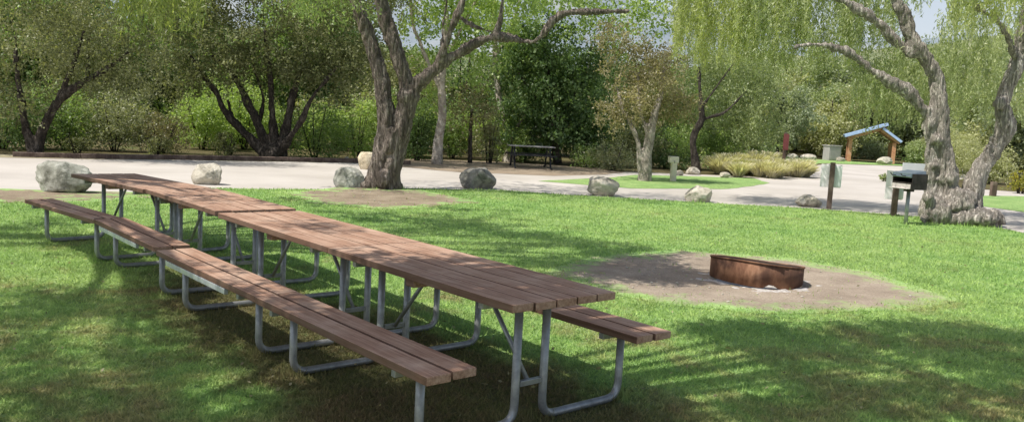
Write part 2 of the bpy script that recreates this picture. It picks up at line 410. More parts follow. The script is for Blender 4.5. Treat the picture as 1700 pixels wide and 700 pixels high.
def bl(y, u, v, ru, rv, dy=0, ry=None):           # ellipsoid seen at (u,v) with radii in photo pixels
    c = P(u, v, y + dy); k = (y + dy) / F
    return (*c, ru * k, ry if ry else max(ru, rv) * k * .8, rv * k)
def tree(name, label, base, paths, bark, crown, leafm, cat='tree', group=None, lumps=(), voxel=None, amp=.03, sc=3.0):
    base = np.array([base[0], base[1], 0.0]); t = empty(name, base, label, cat, group)
    tr = link('trunk', shift(wood_mesh('trunk', paths, lumps, voxel, amp, sc), base), bark, t)
    if crown is not None: link('crown', shift(crown, base), leafm, t)
    return t
def shrub(label, u, vb, y, w, h, leafm, leaf=.075, density=1.0, seed=0, name='shrub', cat='shrub', group=None, bias=0.0, aspect=.5):
    b = G(u, vb); b = np.array([*(P(u, vb, y)[:2]), 0.0]); k = y / F; rx, hz = w * k / 2, h * k
    rng = np.random.default_rng(seed + 500); blobs = []
    for i in range(5):
        a = rng.random() * 6.28; r = .55 * rng.random() ** .5
        rr = .45 + .3 * rng.random(); hh = hz * (.55 + .45 * rng.random())
        blobs.append((b[0] + math.cos(a) * r * rx, b[1] + math.sin(a) * r * rx * .8, hh * .5, rx * rr, rx * rr * .8, hh * .52))
    blobs.append((b[0], b[1], hz * .5, rx * .7, rx * .6, hz * .5))
    t = empty(name, b, label, cat, group)
    stems = []
    for i in range(6):
        a = i * 1.05 + rng.random(); stems.append([(*(b + [.08 * math.cos(a), .08 * math.sin(a), 0]), .03), (*(b + [rx * .3 * math.cos(a), rx * .3 * math.sin(a), hz * .4]), .02), (*(b + [rx * .55 * math.cos(a), rx * .5 * math.sin(a), hz * .8]), .008)])
    link('stem', shift(wood_mesh('stem', stems, seg=5), b), MAT['bark_dark'], t)
    link('foliage', shift(crown_mesh('foliage', blobs, leaf, aspect, 1.35 * density, 40, min(.28, rx * .25), .35, .15, seed, .02, bias), b), leafm, t)
    return t

exec_parts = []
# ================================================================== SETTING
def jag(poly, step=.35, amp=.10, seed=0.0):
    out = []
    for i in range(len(poly)):
        a, b = np.array(poly[i], float), np.array(poly[(i + 1) % len(poly)], float)
        n = max(1, int(np.linalg.norm(b - a) / step)) if np.linalg.norm(b - a) < 60 else 1
        for k in range(n):
            p = a + (b - a) * k / n
            d = noise.noise_vector(Vector((p[0] * .9 + seed, p[1] * .9, seed))) * amp + noise.noise_vector(Vector((p[0] * 3.1, p[1] * 3.1, seed))) * amp * .5
            out.append((p[0] + d.x, p[1] + d.y))
    return out
def sheet(name, poly, z, mat, step=.35, amp=.10, seed=0.0):
    q = jag(poly, step, amp, seed); me = bpy.data.meshes.new(name)
    me.from_pydata([(x, y, z) for x, y in q], [], [list(range(len(q)))]); me.update()
    if me.polygons[0].normal.z < 0: me.flip_normals()
    return tag(link(name, me, mat), kind='structure')
def patch(name, poly, z, mat, seed=0.0):
    """a dirt patch: rings that carry how far they lie from the rim"""
    q = np.array(jag(poly, .25, .12, seed)); c = q.mean(0); V, E = [], []
    n = len(q); rings = 12
    for r in range(rings + 1):
        f = r / rings
        for p in q: V.append((*(c + (p - c) * f), z)); E.append(1 - f)
    Fc = [(r * n + i, r * n + (i + 1) % n, (r + 1) * n + (i + 1) % n, (r + 1) * n + i) for r in range(1, rings) for i in range(n)] + \
         [(0, n + i, n + (i + 1) % n) for i in range(n)]
    me = bpy.data.meshes.new(name); me.from_pydata(V, [], Fc); me.update()
    a = me.attributes.new('edge', 'FLOAT', 'POINT'); a.data.foreach_set('value', np.array(E, np.float32))
    bm = bmesh.new(); bm.from_mesh(me); bmesh.ops.recalc_face_normals(bm, faces=bm.faces[:]); bm.to_mesh(me); bm.free()
    if me.polygons[5].normal.z < 0: me.flip_normals()
    return tag(link(name, me, mat), kind='structure')

me = bpy.data.meshes.new('ground'); S = 1500
me.from_pydata([(-S, -S, -.014), (S, -S, -.014), (S, S, -.014), (-S, S, -.014)], [], [(0, 1, 2, 3)])
tag(link('ground', me, MAT['ground']), kind='structure')
LAWN = [(-16, 10.5), (-11, 11.6), (-7.7, 12.4), (-6.7, 14.1), (-6.1, 16.2), (-5.0, 16.7), (-3.2, 17.7), (-2.05, 18.7), (-.3, 19.4), (1.6, 19.1), (4.07, 18.95), (6.5, 18.9), (8.4, 18.5), (9.3, 17.9), (9.75, 16.6), (9.8, 15.6), (11, 13), (15, 9), (16, -12), (-16, -12)]
lawn = sheet('lawn', LAWN, 0.0, MAT['lawn'], seed=1.3)
ROAD = [(-34, 8), (-34, 14.5), (-22, 18), (-13.2, 21.4), (-11.7, 22.1), (-9.5, 23.9), (-5.2, 26.7), (-3.2, 27.2), (2.0, 27.6), (4.2, 30.2), (8.6, 31.3), (11, 34), (13.3, 38.5), (16.3, 46), (18.8, 50.6), (24, 53.4), (33, 54), (25, 44), (17.6, 35.6), (15.8, 31.5), (20, 30), (45, 34), (45, 14), (22, 8)]
sheet('road', ROAD, -.010, MAT['road'], .5, .12, 2.1)
sheet('grass_island', [(.6, 23.0), (2.7, 25.8), (4.2, 28.6), (8.6, 30.3), (8.5, 28), (7.4, 25.9), (5.9, 23.7), (3.1, 22.2)], -.004, MAT['lawn'], .35, .12, 3.3)
sheet('grass_verge', [(12.9, 21.0), (16.0, 20.6), (30, 25), (30, 29.5), (18, 28.4), (13.6, 26.5), (12.2, 24.0)], -.004, MAT['lawn'], .35, .12, 4.4)
sheet('far_grass', [(16.2, 47.0), (18.9, 51.2), (24.2, 54.2), (31, 54.6), (30, 59), (18, 59), (14, 50)], -.004, MAT['lawn'], .5, .2, 5.5)
sheet('dirt_pad', [(-3.9, 26.2), (-1.6, 25.0), (1.2, 25.6), (2.9, 27.6), (3.8, 29.4), (3.2, 31.6), (-1, 32.2), (-4, 31)], -.004, MAT['pad'], .4, .15, 6.6)
sheet('road_shoulder', [(-24, 17.3), (-13.2, 21.2), (-11.7, 21.95), (-9.6, 23.7), (-9.9, 24.3), (-12.2, 22.9), (-16, 21.6), (-26, 19.2)], -.004, MAT['shoulder'], .4, .15, 7.7)
FIRE = [G(u, v)[:2] for u, v in [(890, 452), (985, 424), (1120, 414), (1310, 428), (1450, 452), (1600, 498), (1500, 516), (1250, 521), (1090, 504), (985, 480)]]
patch('fire_ring_dirt', FIRE, .004, MAT['firedirt'], 1.0)
ROOTD = [G(u, v)[:2] for u, v in [(470, 320), (560, 311), (700, 315), (800, 336), (650, 349), (520, 338)]]
patch('tree_root_dirt', ROOTD, .004, MAT['treedirt'], 2.0)
BOUL = [(-14, 11.0), (-8.6, 11.9), (-6.6, 13.0), (-6.1, 14.2), (-6.6, 14.9), (-8.4, 14.3), (-14, 13.2)]
patch('boulder_dirt', BOUL, .004, MAT['treedirt'], 3.0)
b = MB(); pts = [(-13.0, 21.75), (-11.6, 22.45), (-9.4, 24.2), (-7.4, 25.6), (-5.2, 27.0), (-3.4, 27.5)]
for a, c in zip(pts[:-1], pts[1:]): b.bar((*a, .05), (*c, .05), .16, .14, .02)
tag(b.build('kerb', MAT['post_brown']), kind='structure')

# hills: a chaparral slope, then a mountain ridge with blue haze painted in
def ridge(name, y0, prof, depth, mat, amp, sc, nx=120, ny=26):
    xs = np.linspace(prof[0][0], prof[-1][0], nx); hs = np.interp(xs, [p[0] for p in prof], [p[1] for p in prof]); V = []
    for j in range(ny):
        f = j / (ny - 1); s = math.sin(min(1, f / .8) * math.pi / 2)
        for x, h in zip(xs, hs):
            d = noise.fractal(Vector((x * sc, (y0 + depth * f) * sc, 3.0)), .9, 2.0, 6)
            V.append((x, y0 + depth * f, max(-.5, h * s + amp * d * f - .5)))
    Q = [(j * nx + i, j * nx + i + 1, (j + 1) * nx + i + 1, (j + 1) * nx + i) for j in range(ny - 1) for i in range(nx - 1)]
    return tag(link(name, np_mesh(name, V, Q, smooth=True), mat), kind='structure')
def M_hill(name, a, b_, c, sc):
    s = NT(name); p = s.pos(); n = s.noise(p, sc, 8, .72)
    return s.finish(s.ramp(n, [(.35, a), (.52, b_), (.7, c)]), 1.0, n, 1.0, 1.2, spec=.05)
ridge('hills', 95, [(-190, 20), (-90, 16), (-20, 15), (20, 13), (50, 16), (75, 21), (130, 28), (220, 34)], 110, M_hill('chaparral_slope', (.10, .13, .07), (.21, .235, .13), (.36, .34, .22), .16), 5, .03)
ridge('mountains', 420, [(-900, 150), (-500, 150), (-200, 140), (0, 118), (140, 92), (230, 90), (330, 84), (420, 92), (600, 100), (1000, 110)], 420, M_hill('haze_blue_mountain', (.17, .21, .25), (.25, .29, .32), (.36, .37, .36), .02), 22, .006)

# ================================================================== PICNIC TABLES
L, O, A, CC, WT, BW, HT, HB = 1.878, .252, .10, .712, .735, .291, .742, .465
def boards(b, t0, width, n, z, th, gap, rng, tints):
    w = (width - gap * (n - 1)) / n
    for i in range(n):
        y = t0 - width / 2 + w / 2 + i * (w + gap); dl = rng.normal() * .0025; k0 = len(b.bm.faces)
        b.box((dl, y, z - th / 2 + rng.normal() * .0007), (L, w, th), bev=.005)
        tints.append((k0, len(b.bm.faces)))
def plank_part(name, t0, width, n, z, parent, seed):
    rng = np.random.default_rng(seed); b = MB(); tl = []
    boards(b, t0, width, n, z, .042, .0125 if n > 2 else .016, rng, tl)
    me = b.mesh(name)
    at = np.zeros(len(me.polygons), np.float32)
    for i, (a, c) in enumerate(tl): at[a:] = rng.random()
    a_ = me.attributes.new('tint', 'FLOAT', 'FACE'); a_.data.foreach_set('value', at)
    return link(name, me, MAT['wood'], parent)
def make_table(loc, rz, label):
    t = empty('picnic_table', loc, label, 'picnic table', 'picnic tables set end to end in a row', rz)
    plank_part('tabletop', 0, WT, 5, HT, t, 3)
    for s in (-1, 1): plank_part('bench', s * CC, BW, 2, HB, t, 5 + s)
    for e in (-1, 1):
        x = e * (L / 2 - O)
        for s in (-1, 1):
            b = MB()
            path = bend([(x, s * A, HT - .045), (x, s * A, .026), (x, s * CC, .026), (x, s * CC, HB - .045)], .10, 7)
            b.tube(path, .0235, 12)
            b.build('leg', MAT['tube'], t)
            b = MB(); b.box((x + .035, s * CC, HB - .062), (.036, BW - .02, .034), bev=.003)
            b.build('bench_bracket', MAT['tube'], t)
        b = MB(); b.box((x - e * .04, 0, HT - .063), (.04, WT - .07, .036), bev=.003); b.build('top_bracket', MAT['tube'], t)
        b = MB(); b.box((x - e * .0, 0, .235), (.03, 2 * A - .045, .03), bev=.003); b.build('cross_brace', MAT['tube'], t)
        b = MB(); b.tube([(x - e * .02, 0, .24), (x - e * .40, 0, HT - .085)], .0135, 8)
        b.box((x - e * .41, 0, HT - .065), (.07, .045, .04), bev=.003)
        b.build('diagonal_brace', MAT['tube'], t)
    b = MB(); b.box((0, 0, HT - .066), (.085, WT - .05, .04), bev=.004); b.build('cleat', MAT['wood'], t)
    me_ = t.children[-1].data
    if 'tint' not in me_.attributes: me_.attributes.new('tint', 'FLOAT', 'FACE')
    return t
POSES = [(.2943, 4.2441, 2.2757), (-.9288, 5.6874, 2.2785), (-2.2216, 7.2478, 2.2744), (-3.4845, 8.6838, 2.4030)]
TL = ['brown plank picnic table at the end of the row nearest the rusty fire ring',
      'second picnic table from the fire ring end of the row',
      'third picnic table from the fire ring end, second from the grey boulder end',
      'picnic table ending the row beside the big grey boulder, set slightly askew']
def tcentre(p): return (p[0] + math.cos(p[2]) * .92, p[1] + math.sin(p[2]) * .92, 0)
t0 = make_table(tcentre(POSES[0]), POSES[0][2], TL[0])
for i, (p, lb) in enumerate(zip(POSES[1:], TL[1:])):
    r = copy_thing(t0, lb, tcentre(p), p[2])
    if i < 2:
        b = MB(); b.box((.12, CC + BW / 2 - .012, HB - .064), (L * .62, .028, .038), bev=.003); b.build('bench_strip', MAT['benchstrip'], r)  # pale metal strip under the outer bench edge

# dark picnic table far off under the trees
bt = empty('picnic_table', (.55, 29.4, 0), 'black metal picnic table in deep shade across the road', 'picnic table', None, .12)
b = MB()
for i in range(6): b.box((0, -.30 + i * .12, .74), (1.62, .105, .035), bev=.006)
b.build('tabletop', MAT['greybox'], bt)
for s in (-1, 1):
    b = MB(); b.box((0, s * .68, .45), (1.62, .13, .035), bev=.006); b.box((0, s * .68 + .14, .45), (1.62, .13, .035), bev=.006); b.build('bench', MAT['blackpaint'], bt)
for e in (-1, 1):
    b = MB()
    b.tube(bend([(e * .62, -.30, .72), (e * .62, -.62, .03), (e * .62, -.9, .03)], .06), .03, 8); b.tube(bend([(e * .62, .30, .72), (e * .62, .62, .03), (e * .62, .9, .03)], .06), .03, 8)
    b.tube([(e * .62, -.85, .42), (e * .62, .85, .42)], .03, 8); b.build('leg', MAT['blackpaint'], bt)

# ================================================================== FIRE RING
fr = empty('fire_ring', (*G(1254, 466)[:2], 0), 'rusty steel campfire ring on trampled bare dirt, white ash at its foot', 'fire ring', None, -.35)
b = MB(); n = 56; r0, r1, hh = .50, .488, .218
tilt = lambda x, y: .022 * (-x) - .075 * y
rings = []
for (r, top) in ((r0, 0), (r0, 1), (r1, 1), (r1, 0)):
    ring = []
    for k in range(n):
        a = 2 * math.pi * k / n; x, y = r * math.cos(a), r * math.sin(a)
        wob = .004 * math.sin(a * 3 + 1)
        z = (hh + tilt(x, y) * 1.6 + wob) if top else (.02 + .012 * math.sin(a * 2) + max(0, .05 * math.exp(-((a - 5.1) / .10) ** 2)))
        ring.append(b.bm.verts.new((x, y, z)))
    rings.append(ring)
for q in range(4):
    for k in range(n):
        f = b.bm.faces.new((rings[q][k], rings[q][(k + 1) % n], rings[(q + 1) % 4][(k + 1) % n], rings[(q + 1) % 4][k])); f.smooth = q in (0, 2); f.material_index = 1 if q == 2 else 0
b.build('steel_ring', MAT['rust'], fr).data.materials.append(MAT['soot'])
b = MB()
lip = [(r0 * 1.006 * math.cos(2 * math.pi * k / 56), r0 * 1.006 * math.sin(2 * math.pi * k / 56), hh + tilt(r0 * math.cos(2 * math.pi * k / 56), r0 * math.sin(2 * math.pi * k / 56)) * 1.6 + .004 * math.sin(2 * math.pi * k / 56 * 3 + 1)) for k in range(57)]
b.tube(lip, .009, 6, False); b.build('rolled_rim', MAT['rust'], fr)
# ash: a low lumpy drift spilling out in front
V, Q = [], []; nx = 44
for j in range(nx):
    for i in range(nx):
        x, y = -.75 + 1.5 * i / (nx - 1), -.8 + 1.4 * j / (nx - 1)
        rr = math.hypot(x / .62, (y + .08) / .62); nz = noise.fractal(Vector((x * 5, y * 5, 1)), .8, 2, 4)
        V.append((x, y, .022 * nz + .026 * (1 - rr) - .004))
for j in range(nx - 1):
    for i in range(nx - 1): Q.append((j * nx + i, j * nx + i + 1, (j + 1) * nx + i + 1, (j + 1) * nx + i))
o = link('ash_drift', np_mesh('ash_drift', V, Q, smooth=True), MAT['ash']); o.location = (*G(1254, 466)[:2], 0); o.rotation_euler.z = -.35
tag(o, 'pale grey ash spilled on the dirt in and around the rusty fire ring', 'ash', kind='stuff')

# ================================================================== BARBECUE GRILL, SIGNS AND POSTS
g = empty('barbecue_grill', (*G(1503, 372)[:2], 0), 'black park barbecue grill on a steel post beside the gnarled tree', 'grill', None, R(-66))
b = MB(); b.tube([(0, 0, -.1), (0, 0, .70)], .036, 14); b.build('post', MAT['tube'], g)
z0, w, dp, ht, th = .70, .46, .40, .30, .012
b = MB(); b.box((0, 0, z0), (w, dp, th)); b.box((0, dp / 2, z0 + ht / 2), (w, th, ht), bev=.003)
for s in (-1, 1): b.box((s * w / 2, .002, z0 + ht / 2), (th, dp + .004, ht), bev=.003)
b.box((0, -dp / 2, z0 + .07), (w - .015, th, .12), bev=.003)
b.build('firebox', MAT['grill_dark'], g)
b = MB(); b.box((0, -dp / 2 - .016, z0 + .055), (w - .03, .012, .085), bev=.003); b.box((0, -dp / 2 - .06, z0 + .012), (w - .03, .10, .012), bev=.003); b.build('ash_shelf', MAT['grill_pale'], g)
b = MB()
for k in range(13): b.tube([(-w / 2 + .03 + k * (w - .06) / 12, -dp / 2 - .04, z0 + ht - .05), (-w / 2 + .03 + k * (w - .06) / 12, dp / 2 - .02, z0 + ht - .05)], .006, 6)
b.box((0, -dp / 2 - .045, z0 + ht - .05), (w - .02, .03, .02), bev=.003); b.box((0, 0, z0 + ht - .062), (w - .03, .02, .012))
b.build('grate', MAT['grill_grey'], g)
b = MB(); b.bar((0, -dp / 2 - .03, z0 + ht - .035), (0, dp / 2 - .03, z0 + ht + .02), w - .02, .085, .008); b.build('lid', MAT['grill_grey'], g)
for s in (-1, 1):
    b = MB(); b.tube(bend([(s * .12, -dp / 2 - .04, z0 + ht - .05), (s * .12, -dp / 2 - .16, z0 + ht - .04), (s * .12, -dp / 2 - .20, z0 + ht + .0)], .03), .009, 8); b.build('handle', MAT['grill_dark'], g)
b = MB(); b.box((0, 0, z0 - .03), (.14, .14, .05), bev=.006); b.build('post_collar', MAT['grill_dark'], g)

def campsite_sign(loc, label, rz, ph, bw, bh, bz):
    t = empty('campsite_sign', loc, label, 'sign', 'site signs along the lawn edge', rz - .5)
    b = MB(); b.box((0, 0, ph / 2 - .05), (.11, .11, ph + .1), bev=.008); b.build('post', MAT['post_brown'], t)
    b = MB(); b.box((-.02, .07, bz), (bw, .022, bh), bev=.005); b.build('sign_board', MAT['sign'], t)
    b = MB(); b.box((bw * .27, .052, bz - .01), (bw * .42, .012, bh * .9), bev=.003); b.build('sign_sheet', MAT['sign2'], t)
    return t
campsite_sign((*G(1376, 346)[:2], 0), 'slim brown post with a pale board, alone by the lawn edge left of the grill', .15, 1.05, .44, .52, .74)
campsite_sign((*G(1483, 358)[:2], 0), 'brown post with a pale board half hidden behind the barbecue grill', .3, .92, .36, .62, .66)

t = empty('water_bollard', (*G(1117, 300)[:2], 0), 'cream short post with a wider head on the grass island', 'bollard', None, .2)
b = MB(); b.box((0, 0, .28), (.16, .16, .66), bev=.012); b.build('post', MAT['cream'], t)
b = MB(); b.box((-.03, 0, .66), (.29, .22, .20), bev=.02); b.build('head', MAT['cream'], t)
b = MB(); b.tube(bend([(-.05, -.11, .62), (-.05, -.18, .62), (-.05, -.18, .55)], .02), .014, 8); b.build('tap', MAT['tube'], t)

t = empty('marker_post', (*G(1299, 291)[:2], 0), 'tall thin post with a faded red upper panel by the dry grass', 'marker post', None, .1)
b = MB(); b.box((0, 0, .82), (.10, .10, 1.74), bev=.008); b.build('post', MAT['post_brown'], t)
b = MB(); b.box((0, -.065, 1.32), (.22, .03, .62), bev=.006); b.build('panel', MAT['redpaint'], t)

gp = P(1527, 292, 34)
t = empty('notice_panel', (gp[0], 34, 0), 'plain grey panel on short legs at the road bend behind the grill', 'panel', None, -.1)
b = MB(); b.box((.1, 0, .40), (1.60, .06, .66), bev=.01); b.build('board', MAT['greypanel'], t)
for s in (-1, 1):
    b = MB(); b.box((s * .5, .085, .25), (.09, .09, .7), bev=.006); b.build('leg', MAT['post_brown'], t)

t = empty('wooden_post', (*G(1648, 325)[:2], 0), 'short grey wooden post on the grass verge behind the gnarled tree', 'post')
b = MB(); b.box((0, 0, .2), (.16, .16, .5), bev=.015); b.build('post_body', MAT['post_brown'], t)

t = empty('utility_box', (*G(1380, 266)[:2], 0), 'grey square cabinet among rocks left of the blue roofed shelter', 'cabinet', None, .3)
b = MB(); b.box((0, 0, .48), (.95, .7, .98), bev=.02); b.build('body', MAT['greybox'], t)
b = MB(); b.box((0, 0, 1.0), (1.05, .8, .07), bev=.015); b.build('lid', MAT['greybox'], t)
b = MB(); b.box((0, -.36, .48), (.8, .02, .8), bev=.004); b.build('door', MAT['greybox'], t)

# shelter with an uneven gable
sy = 57.5; sp = P(1443, 268, sy); k = sy / F
sh = empty('shelter', (sp[0], sy, 0), 'small open timber shelter with an uneven blue metal roof beyond the road', 'shelter', None, -.34)
def sx(u): return (u - 1443) * k * .985
for dy in (0, 3.2):
    for u, h in ((1411, 1.62), (1479, 1.42)):
        b = MB(); b.box((sx(u), dy, h / 2), (.24, .24, h), bev=.02); b.build('post', MAT['timber'], sh)
    b = MB(); b.bar((sx(1406), dy, 1.58), (sx(1464), dy, 2.42), .14, .22); b.build('rafter', MAT['timber'], sh)
    b = MB(); b.bar((sx(1456), dy, 2.28), (sx(1487), dy, 1.42), .14, .22); b.build('rafter', MAT['timber'], sh)
b = MB(); b.bar((sx(1401), 1.6, 1.72), (sx(1466), 1.6, 2.64), 4.3, .2, .01); b.build('roof', MAT['bluemetal'], sh)
b = MB(); b.bar((sx(1459), 1.6, 2.36), (sx(1489), 1.6, 1.50), 4.1, .16, .01); b.build('roof', MAT['bluemetal'], sh)

# ================================================================== BOULDERS
def boulder(label, u, vb, w, h, mat, seed, y=None, group='boulders along the lawn edge', flat=.75):
    p = G(u, vb) if y is None else np.array([*P(u, vb, y)[:2], 0]); k = p[1] / F; a, c = w * k / 2, h * k
    bm = bmesh.new(); bmesh.ops.create_icosphere(bm, subdivisions=5, radius=1.0)
    rng = np.random.default_rng(seed); cuts = [(Vector(unit(rng.normal(size=3))), .64 + .28 * rng.random()) for _ in range(15)]
    for v in bm.verts:
        d = v.co.normalized(); r = 1.0
        for nn, dd in cuts:
            q = d.dot(nn)
            if q > .05: r = min(r, dd / q)
        r = r * .96 + .04; r += .06 * noise.fractal(d * 1.7 + Vector((seed, 0, 0)), .8, 2, 5) + .03 * noise.fractal(d * 7 + Vector((seed, 3, 0)), .8, 2, 3)
        v.co = Vector((d.x * r * a, d.y * r * a * flat, d.z * r * c * .68 + c * .34))
    for f in bm.faces: f.smooth = True
    me = bpy.data.meshes.new('boulder'); bm.to_mesh(me); bm.free()
    o = link('boulder', me, mat); o.location = (p[0], p[1] + a * flat * .6, 0)
    return tag(o, label, 'boulder', group)
boulder('large grey green boulder at the far end of the picnic table row', 95, 319, 104, 54, MAT['rock_grey'], 1, flat=.6)
boulder('pale blocky boulder just behind the last picnic tables', 342, 306, 56, 36, MAT['rock_pale'], 2)
boulder('grey boulder against the left foot of the forked tree', 577, 311, 54, 36, MAT['rock_grey'], 3)
boulder('dark rounded boulder right of the forked tree at the lawn edge', 788, 313, 68, 40, MAT['rock_dark'], 4)
boulder('pale flat topped boulder midway along the lawn edge', 1000, 325, 64, 32, MAT['rock_pale'], 5)
boulder('small pale wedge shaped boulder in front of the cream post', 1162, 335, 48, 28, MAT['rock_pale'], 6)
boulder('whitish low boulder at the foot of the slim sign post', 1343, 343, 46, 20, MAT['rock_pale'], 7)
boulder('buff upright boulder across the road, showing behind the forked trunk', 607, 281, 32, 33, MAT['rock_buff'], 8, group='boulders beyond the road')
for i, (u, v, y, w, h, lb) in enumerate([(1204, 296, 29.5, 20, 9, 'small white rock at the edge of the grass island'), (1150, 293, 30.5, 26, 12, 'small pale rock by the foot of the leaning dark trunk'),
        (1128, 296, 29.6, 14, 8, 'small pale rock right behind the cream post'), (1472, 271, 55.5, 28, 12, 'white rock at the right foot of the shelter'), (1396, 268, 57, 16, 8, 'rock between the grey cabinet and the shelter'),
        (1345, 267, 57, 30, 9, 'flat pale rock left of the grey cabinet'), (1318, 266, 56, 22, 9, 'pale rock behind the dry grass near the red marker'), (575, 271, 28, 10, 6, 'tiny white rock beside the buff boulder')]):
    boulder(lb, u, v, w, h, MAT['rock_pale'], 20 + i, y, 'boulders beyond the road')

# ================================================================== MAIN TREES
# forked tree on the lawn edge
ya = 18.25
ta_paths = [px(ya, (618, 318, .30), (626, 285, .24), (635, 245, .225), (641, 205, .21), (640, 172, .20), (634, 130, .185), (616, 72, .17), (593, 4, .15), (570, -90, .12), (555, -200, .08)),
            px(ya, (645, 318, .30), (650, 285, .24), (657, 245, .225), (668, 205, .22), (676, 165, .22), (672, 130, .20), (660, 92, .175), (645, 50, .16), (632, 0, .14), (618, -90, .11), (640, -210, .07)),
            px(ya, (674, 160, .2), (694, 138, .15), (735, 106, .135), (780, 77, .12), (820, 62, .11), (850, 66, .085), (885, 69, .08), (905, 52, .07), (930, 25, .06), (980, 20, .05), (1045, 19, .03)),
            px(ya, (728, 110, .10), (742, 70, .085, -.2), (757, 30, .075, -.3), (775, -15, .06, -.4), (790, -80, .05, -.5), (800, -160, .03)),
            px(ya, (820, 62, .08), (831, 32, .065), (836, -10, .06), (846, -80, .04), (850, -150, .03)),
            px(ya, (735, 98, .06), (735, 50, .045, .3), (742, 0, .04, .5), (748, -80, .03)),
            px(ya, (886, 69, .06), (845, 60, .045, .3), (790, 45, .04, .5), (765, 30, .03, .6))]
crownA = crown_mesh('crown', [bl(ya, 560, -120, 190, 85), bl(ya, 700, -190, 220, 110), bl(ya, 860, -130, 200, 70), bl(ya, 480, -20, 120, 50, -1), bl(ya, 985, -20, 90, 34, .5), bl(ya, 560, 15, 55, 40, -.6),
                              bl(ya, 660, -300, 260, 120), bl(ya, 900, -15, 60, 30, .6)], .085, .38, .8, 44, .28, .3, .5, 5)
lumpsA = [(P(610, 308, ya - .1), (.20, .22, .16)), (P(655, 310, ya), (.18, .2, .14)), (P(637, 300, ya - .2), (.16, .18, .22)), (P(648, 235, ya - .08), (.17, .18, .35)), (P(676, 160, ya), .23)]
tree('forked_tree', 'large forked tree with twin grey brown trunks rising from bare dirt at the lawn edge', (*P(632, 314, ya)[:2],), ta_paths, MAT['bark_ta'], crownA, LEAF['mid'], lumps=lumpsA, voxel=.036, amp=.062, sc=2.2)

# gnarled pepper tree at the right
yi = 17.3
ti_paths = [px(yi, (1578, 372, .36), (1573, 330, .30), (1569, 290, .26), (1565, 245, .215), (1562, 190, .20), (1555, 140, .18), (1541, 102, .17), (1524, 80, .16), (1511, 58, .13), (1500, 25, .12), (1486, -8, .11), (1470, -90, .08), (1450, -180, .05)),
            px(yi, (1612, 350, .27), (1617, 310, .22), (1632, 278, .20), (1653, 248, .195), (1666, 212, .20), (1665, 173, .175), (1678, 132, .165), (1693, 92, .15), (1700, 45, .13), (1706, -20, .11), (1712, -120, .07)),
            px(yi, (1545, 350, .22), (1546, 310, .15), (1545, 255, .12), (1549, 200, .12), (1556, 150, .10)),
            px(yi, (1530, 86, .14), (1508, 86, .12), (1476, 56, .11), (1445, 28, .10), (1416, 12, .09), (1380, -6, .08), (1320, -10, .07), (1250, -40, .04)),
            px(yi, (1552, 200, .12), (1532, 182, .12), (1508, 153, .11), (1479, 137, .10), (1450, 118, .09), (1428, 99, .08), (1396, 82, .07), (1355, 74, .055), (1320, 78, .03)),
            px(yi, (1690, 100, .09), (1660, 40, .07, -.4), (1620, 10, .05, -.7), (1590, -40, .04))]
lumpsI = [(P(1552, 352, yi - .25), (.30, .32, .27)), (P(1622, 361, yi - .35), (.42, .34, .20)), (P(1645, 362, yi - .2), (.24, .25, .15)), (P(1583, 335, yi - .2), (.27, .28, .30)), (P(1590, 362, yi - .3), (.3, .3, .18)),
          (P(1570, 295, yi - .08), (.22, .2, .22)), (P(1600, 330, yi - .15), (.2, .22, .2)), (P(1551, 275, yi - .1), (.12, .13, .11)), (P(1555, 232, yi - .12), (.10, .12, .1)), (P(1660, 172, yi - .12), (.12, .1, .12)), (P(1547, 205, yi), (.14, .14, .15))] + [(P(1535 + 128 * ((i * 37) % 29) / 29, 375 - 55 * ((i * 23) % 17) / 17 * (1 - .6 * ((i * 37) % 29) / 29), yi - .42 + .02 * (i % 5)), .07 + .05 * ((i * 11) % 7) / 7) for i in range(34)]
rs = np.random.default_rng(77); anch = []
for (u0, u1, v0, v1, dy, n, Ls) in [(1120, 1250, -70, 45, 2.2, 380, 1.0), (1230, 1345, -80, 20, 2.6, 150, .9)]:
    anch.append((np.stack([P(u, v, yi + dy + rs.normal() * .7) for u, v in zip(rs.uniform(u0, u1, n), rs.uniform(v0, v1, n))]), Ls))
anch.append((np.stack([P(u, v, yi - .8 + rs.normal() * .6) for u, v in zip(rs.uniform(1575, 1730, 260), rs.uniform(-90, 5, 260))]), .6))
crownI = join_np('crown', *[strand_mesh('s', a, l, .10, .019, .045, i, .10) for i, (a, l) in enumerate(anch)])
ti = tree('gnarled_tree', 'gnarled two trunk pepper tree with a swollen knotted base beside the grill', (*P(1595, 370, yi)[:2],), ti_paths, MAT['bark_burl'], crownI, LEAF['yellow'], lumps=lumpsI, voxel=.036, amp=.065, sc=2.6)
drape = [(np.stack([P(u, v, yi + 2.0 + rs.normal() * .7) for u, v in zip(rs.uniform(u0, u1, n), rs.uniform(v0, v1, n))]), l) for (u0, u1, v0, v1, n, l) in
         [(1225, 1345, -80, 55, 300, 1.0), (1330, 1430, -90, 0, 200, .9), (1400, 1500, -80, -10, 110, .7), (1330, 1430, 20, 80, 150, .6), (1400, 1500, -10, 60, 130, .6), (1560, 1700, 0, 70, 130, .7), (1420, 1560, 95, 165, 210, .75), (1575, 1665, 60, 150, 150, .8), (1480, 1560, 60, 120, 60, .6), (1400, 1560, -80, -20, 120, .6), (1640, 1720, 90, 180, 60, .6)]]
dm = join_np('draping_foliage', *[strand_mesh('s', a, l, .10, .022, .05, 30 + i, .12) for i, (a, l) in enumerate(drape)])
link('draping_foliage', shift(dm, (*P(1595, 370, yi)[:2], 0)), LEAF['haze'], ti)

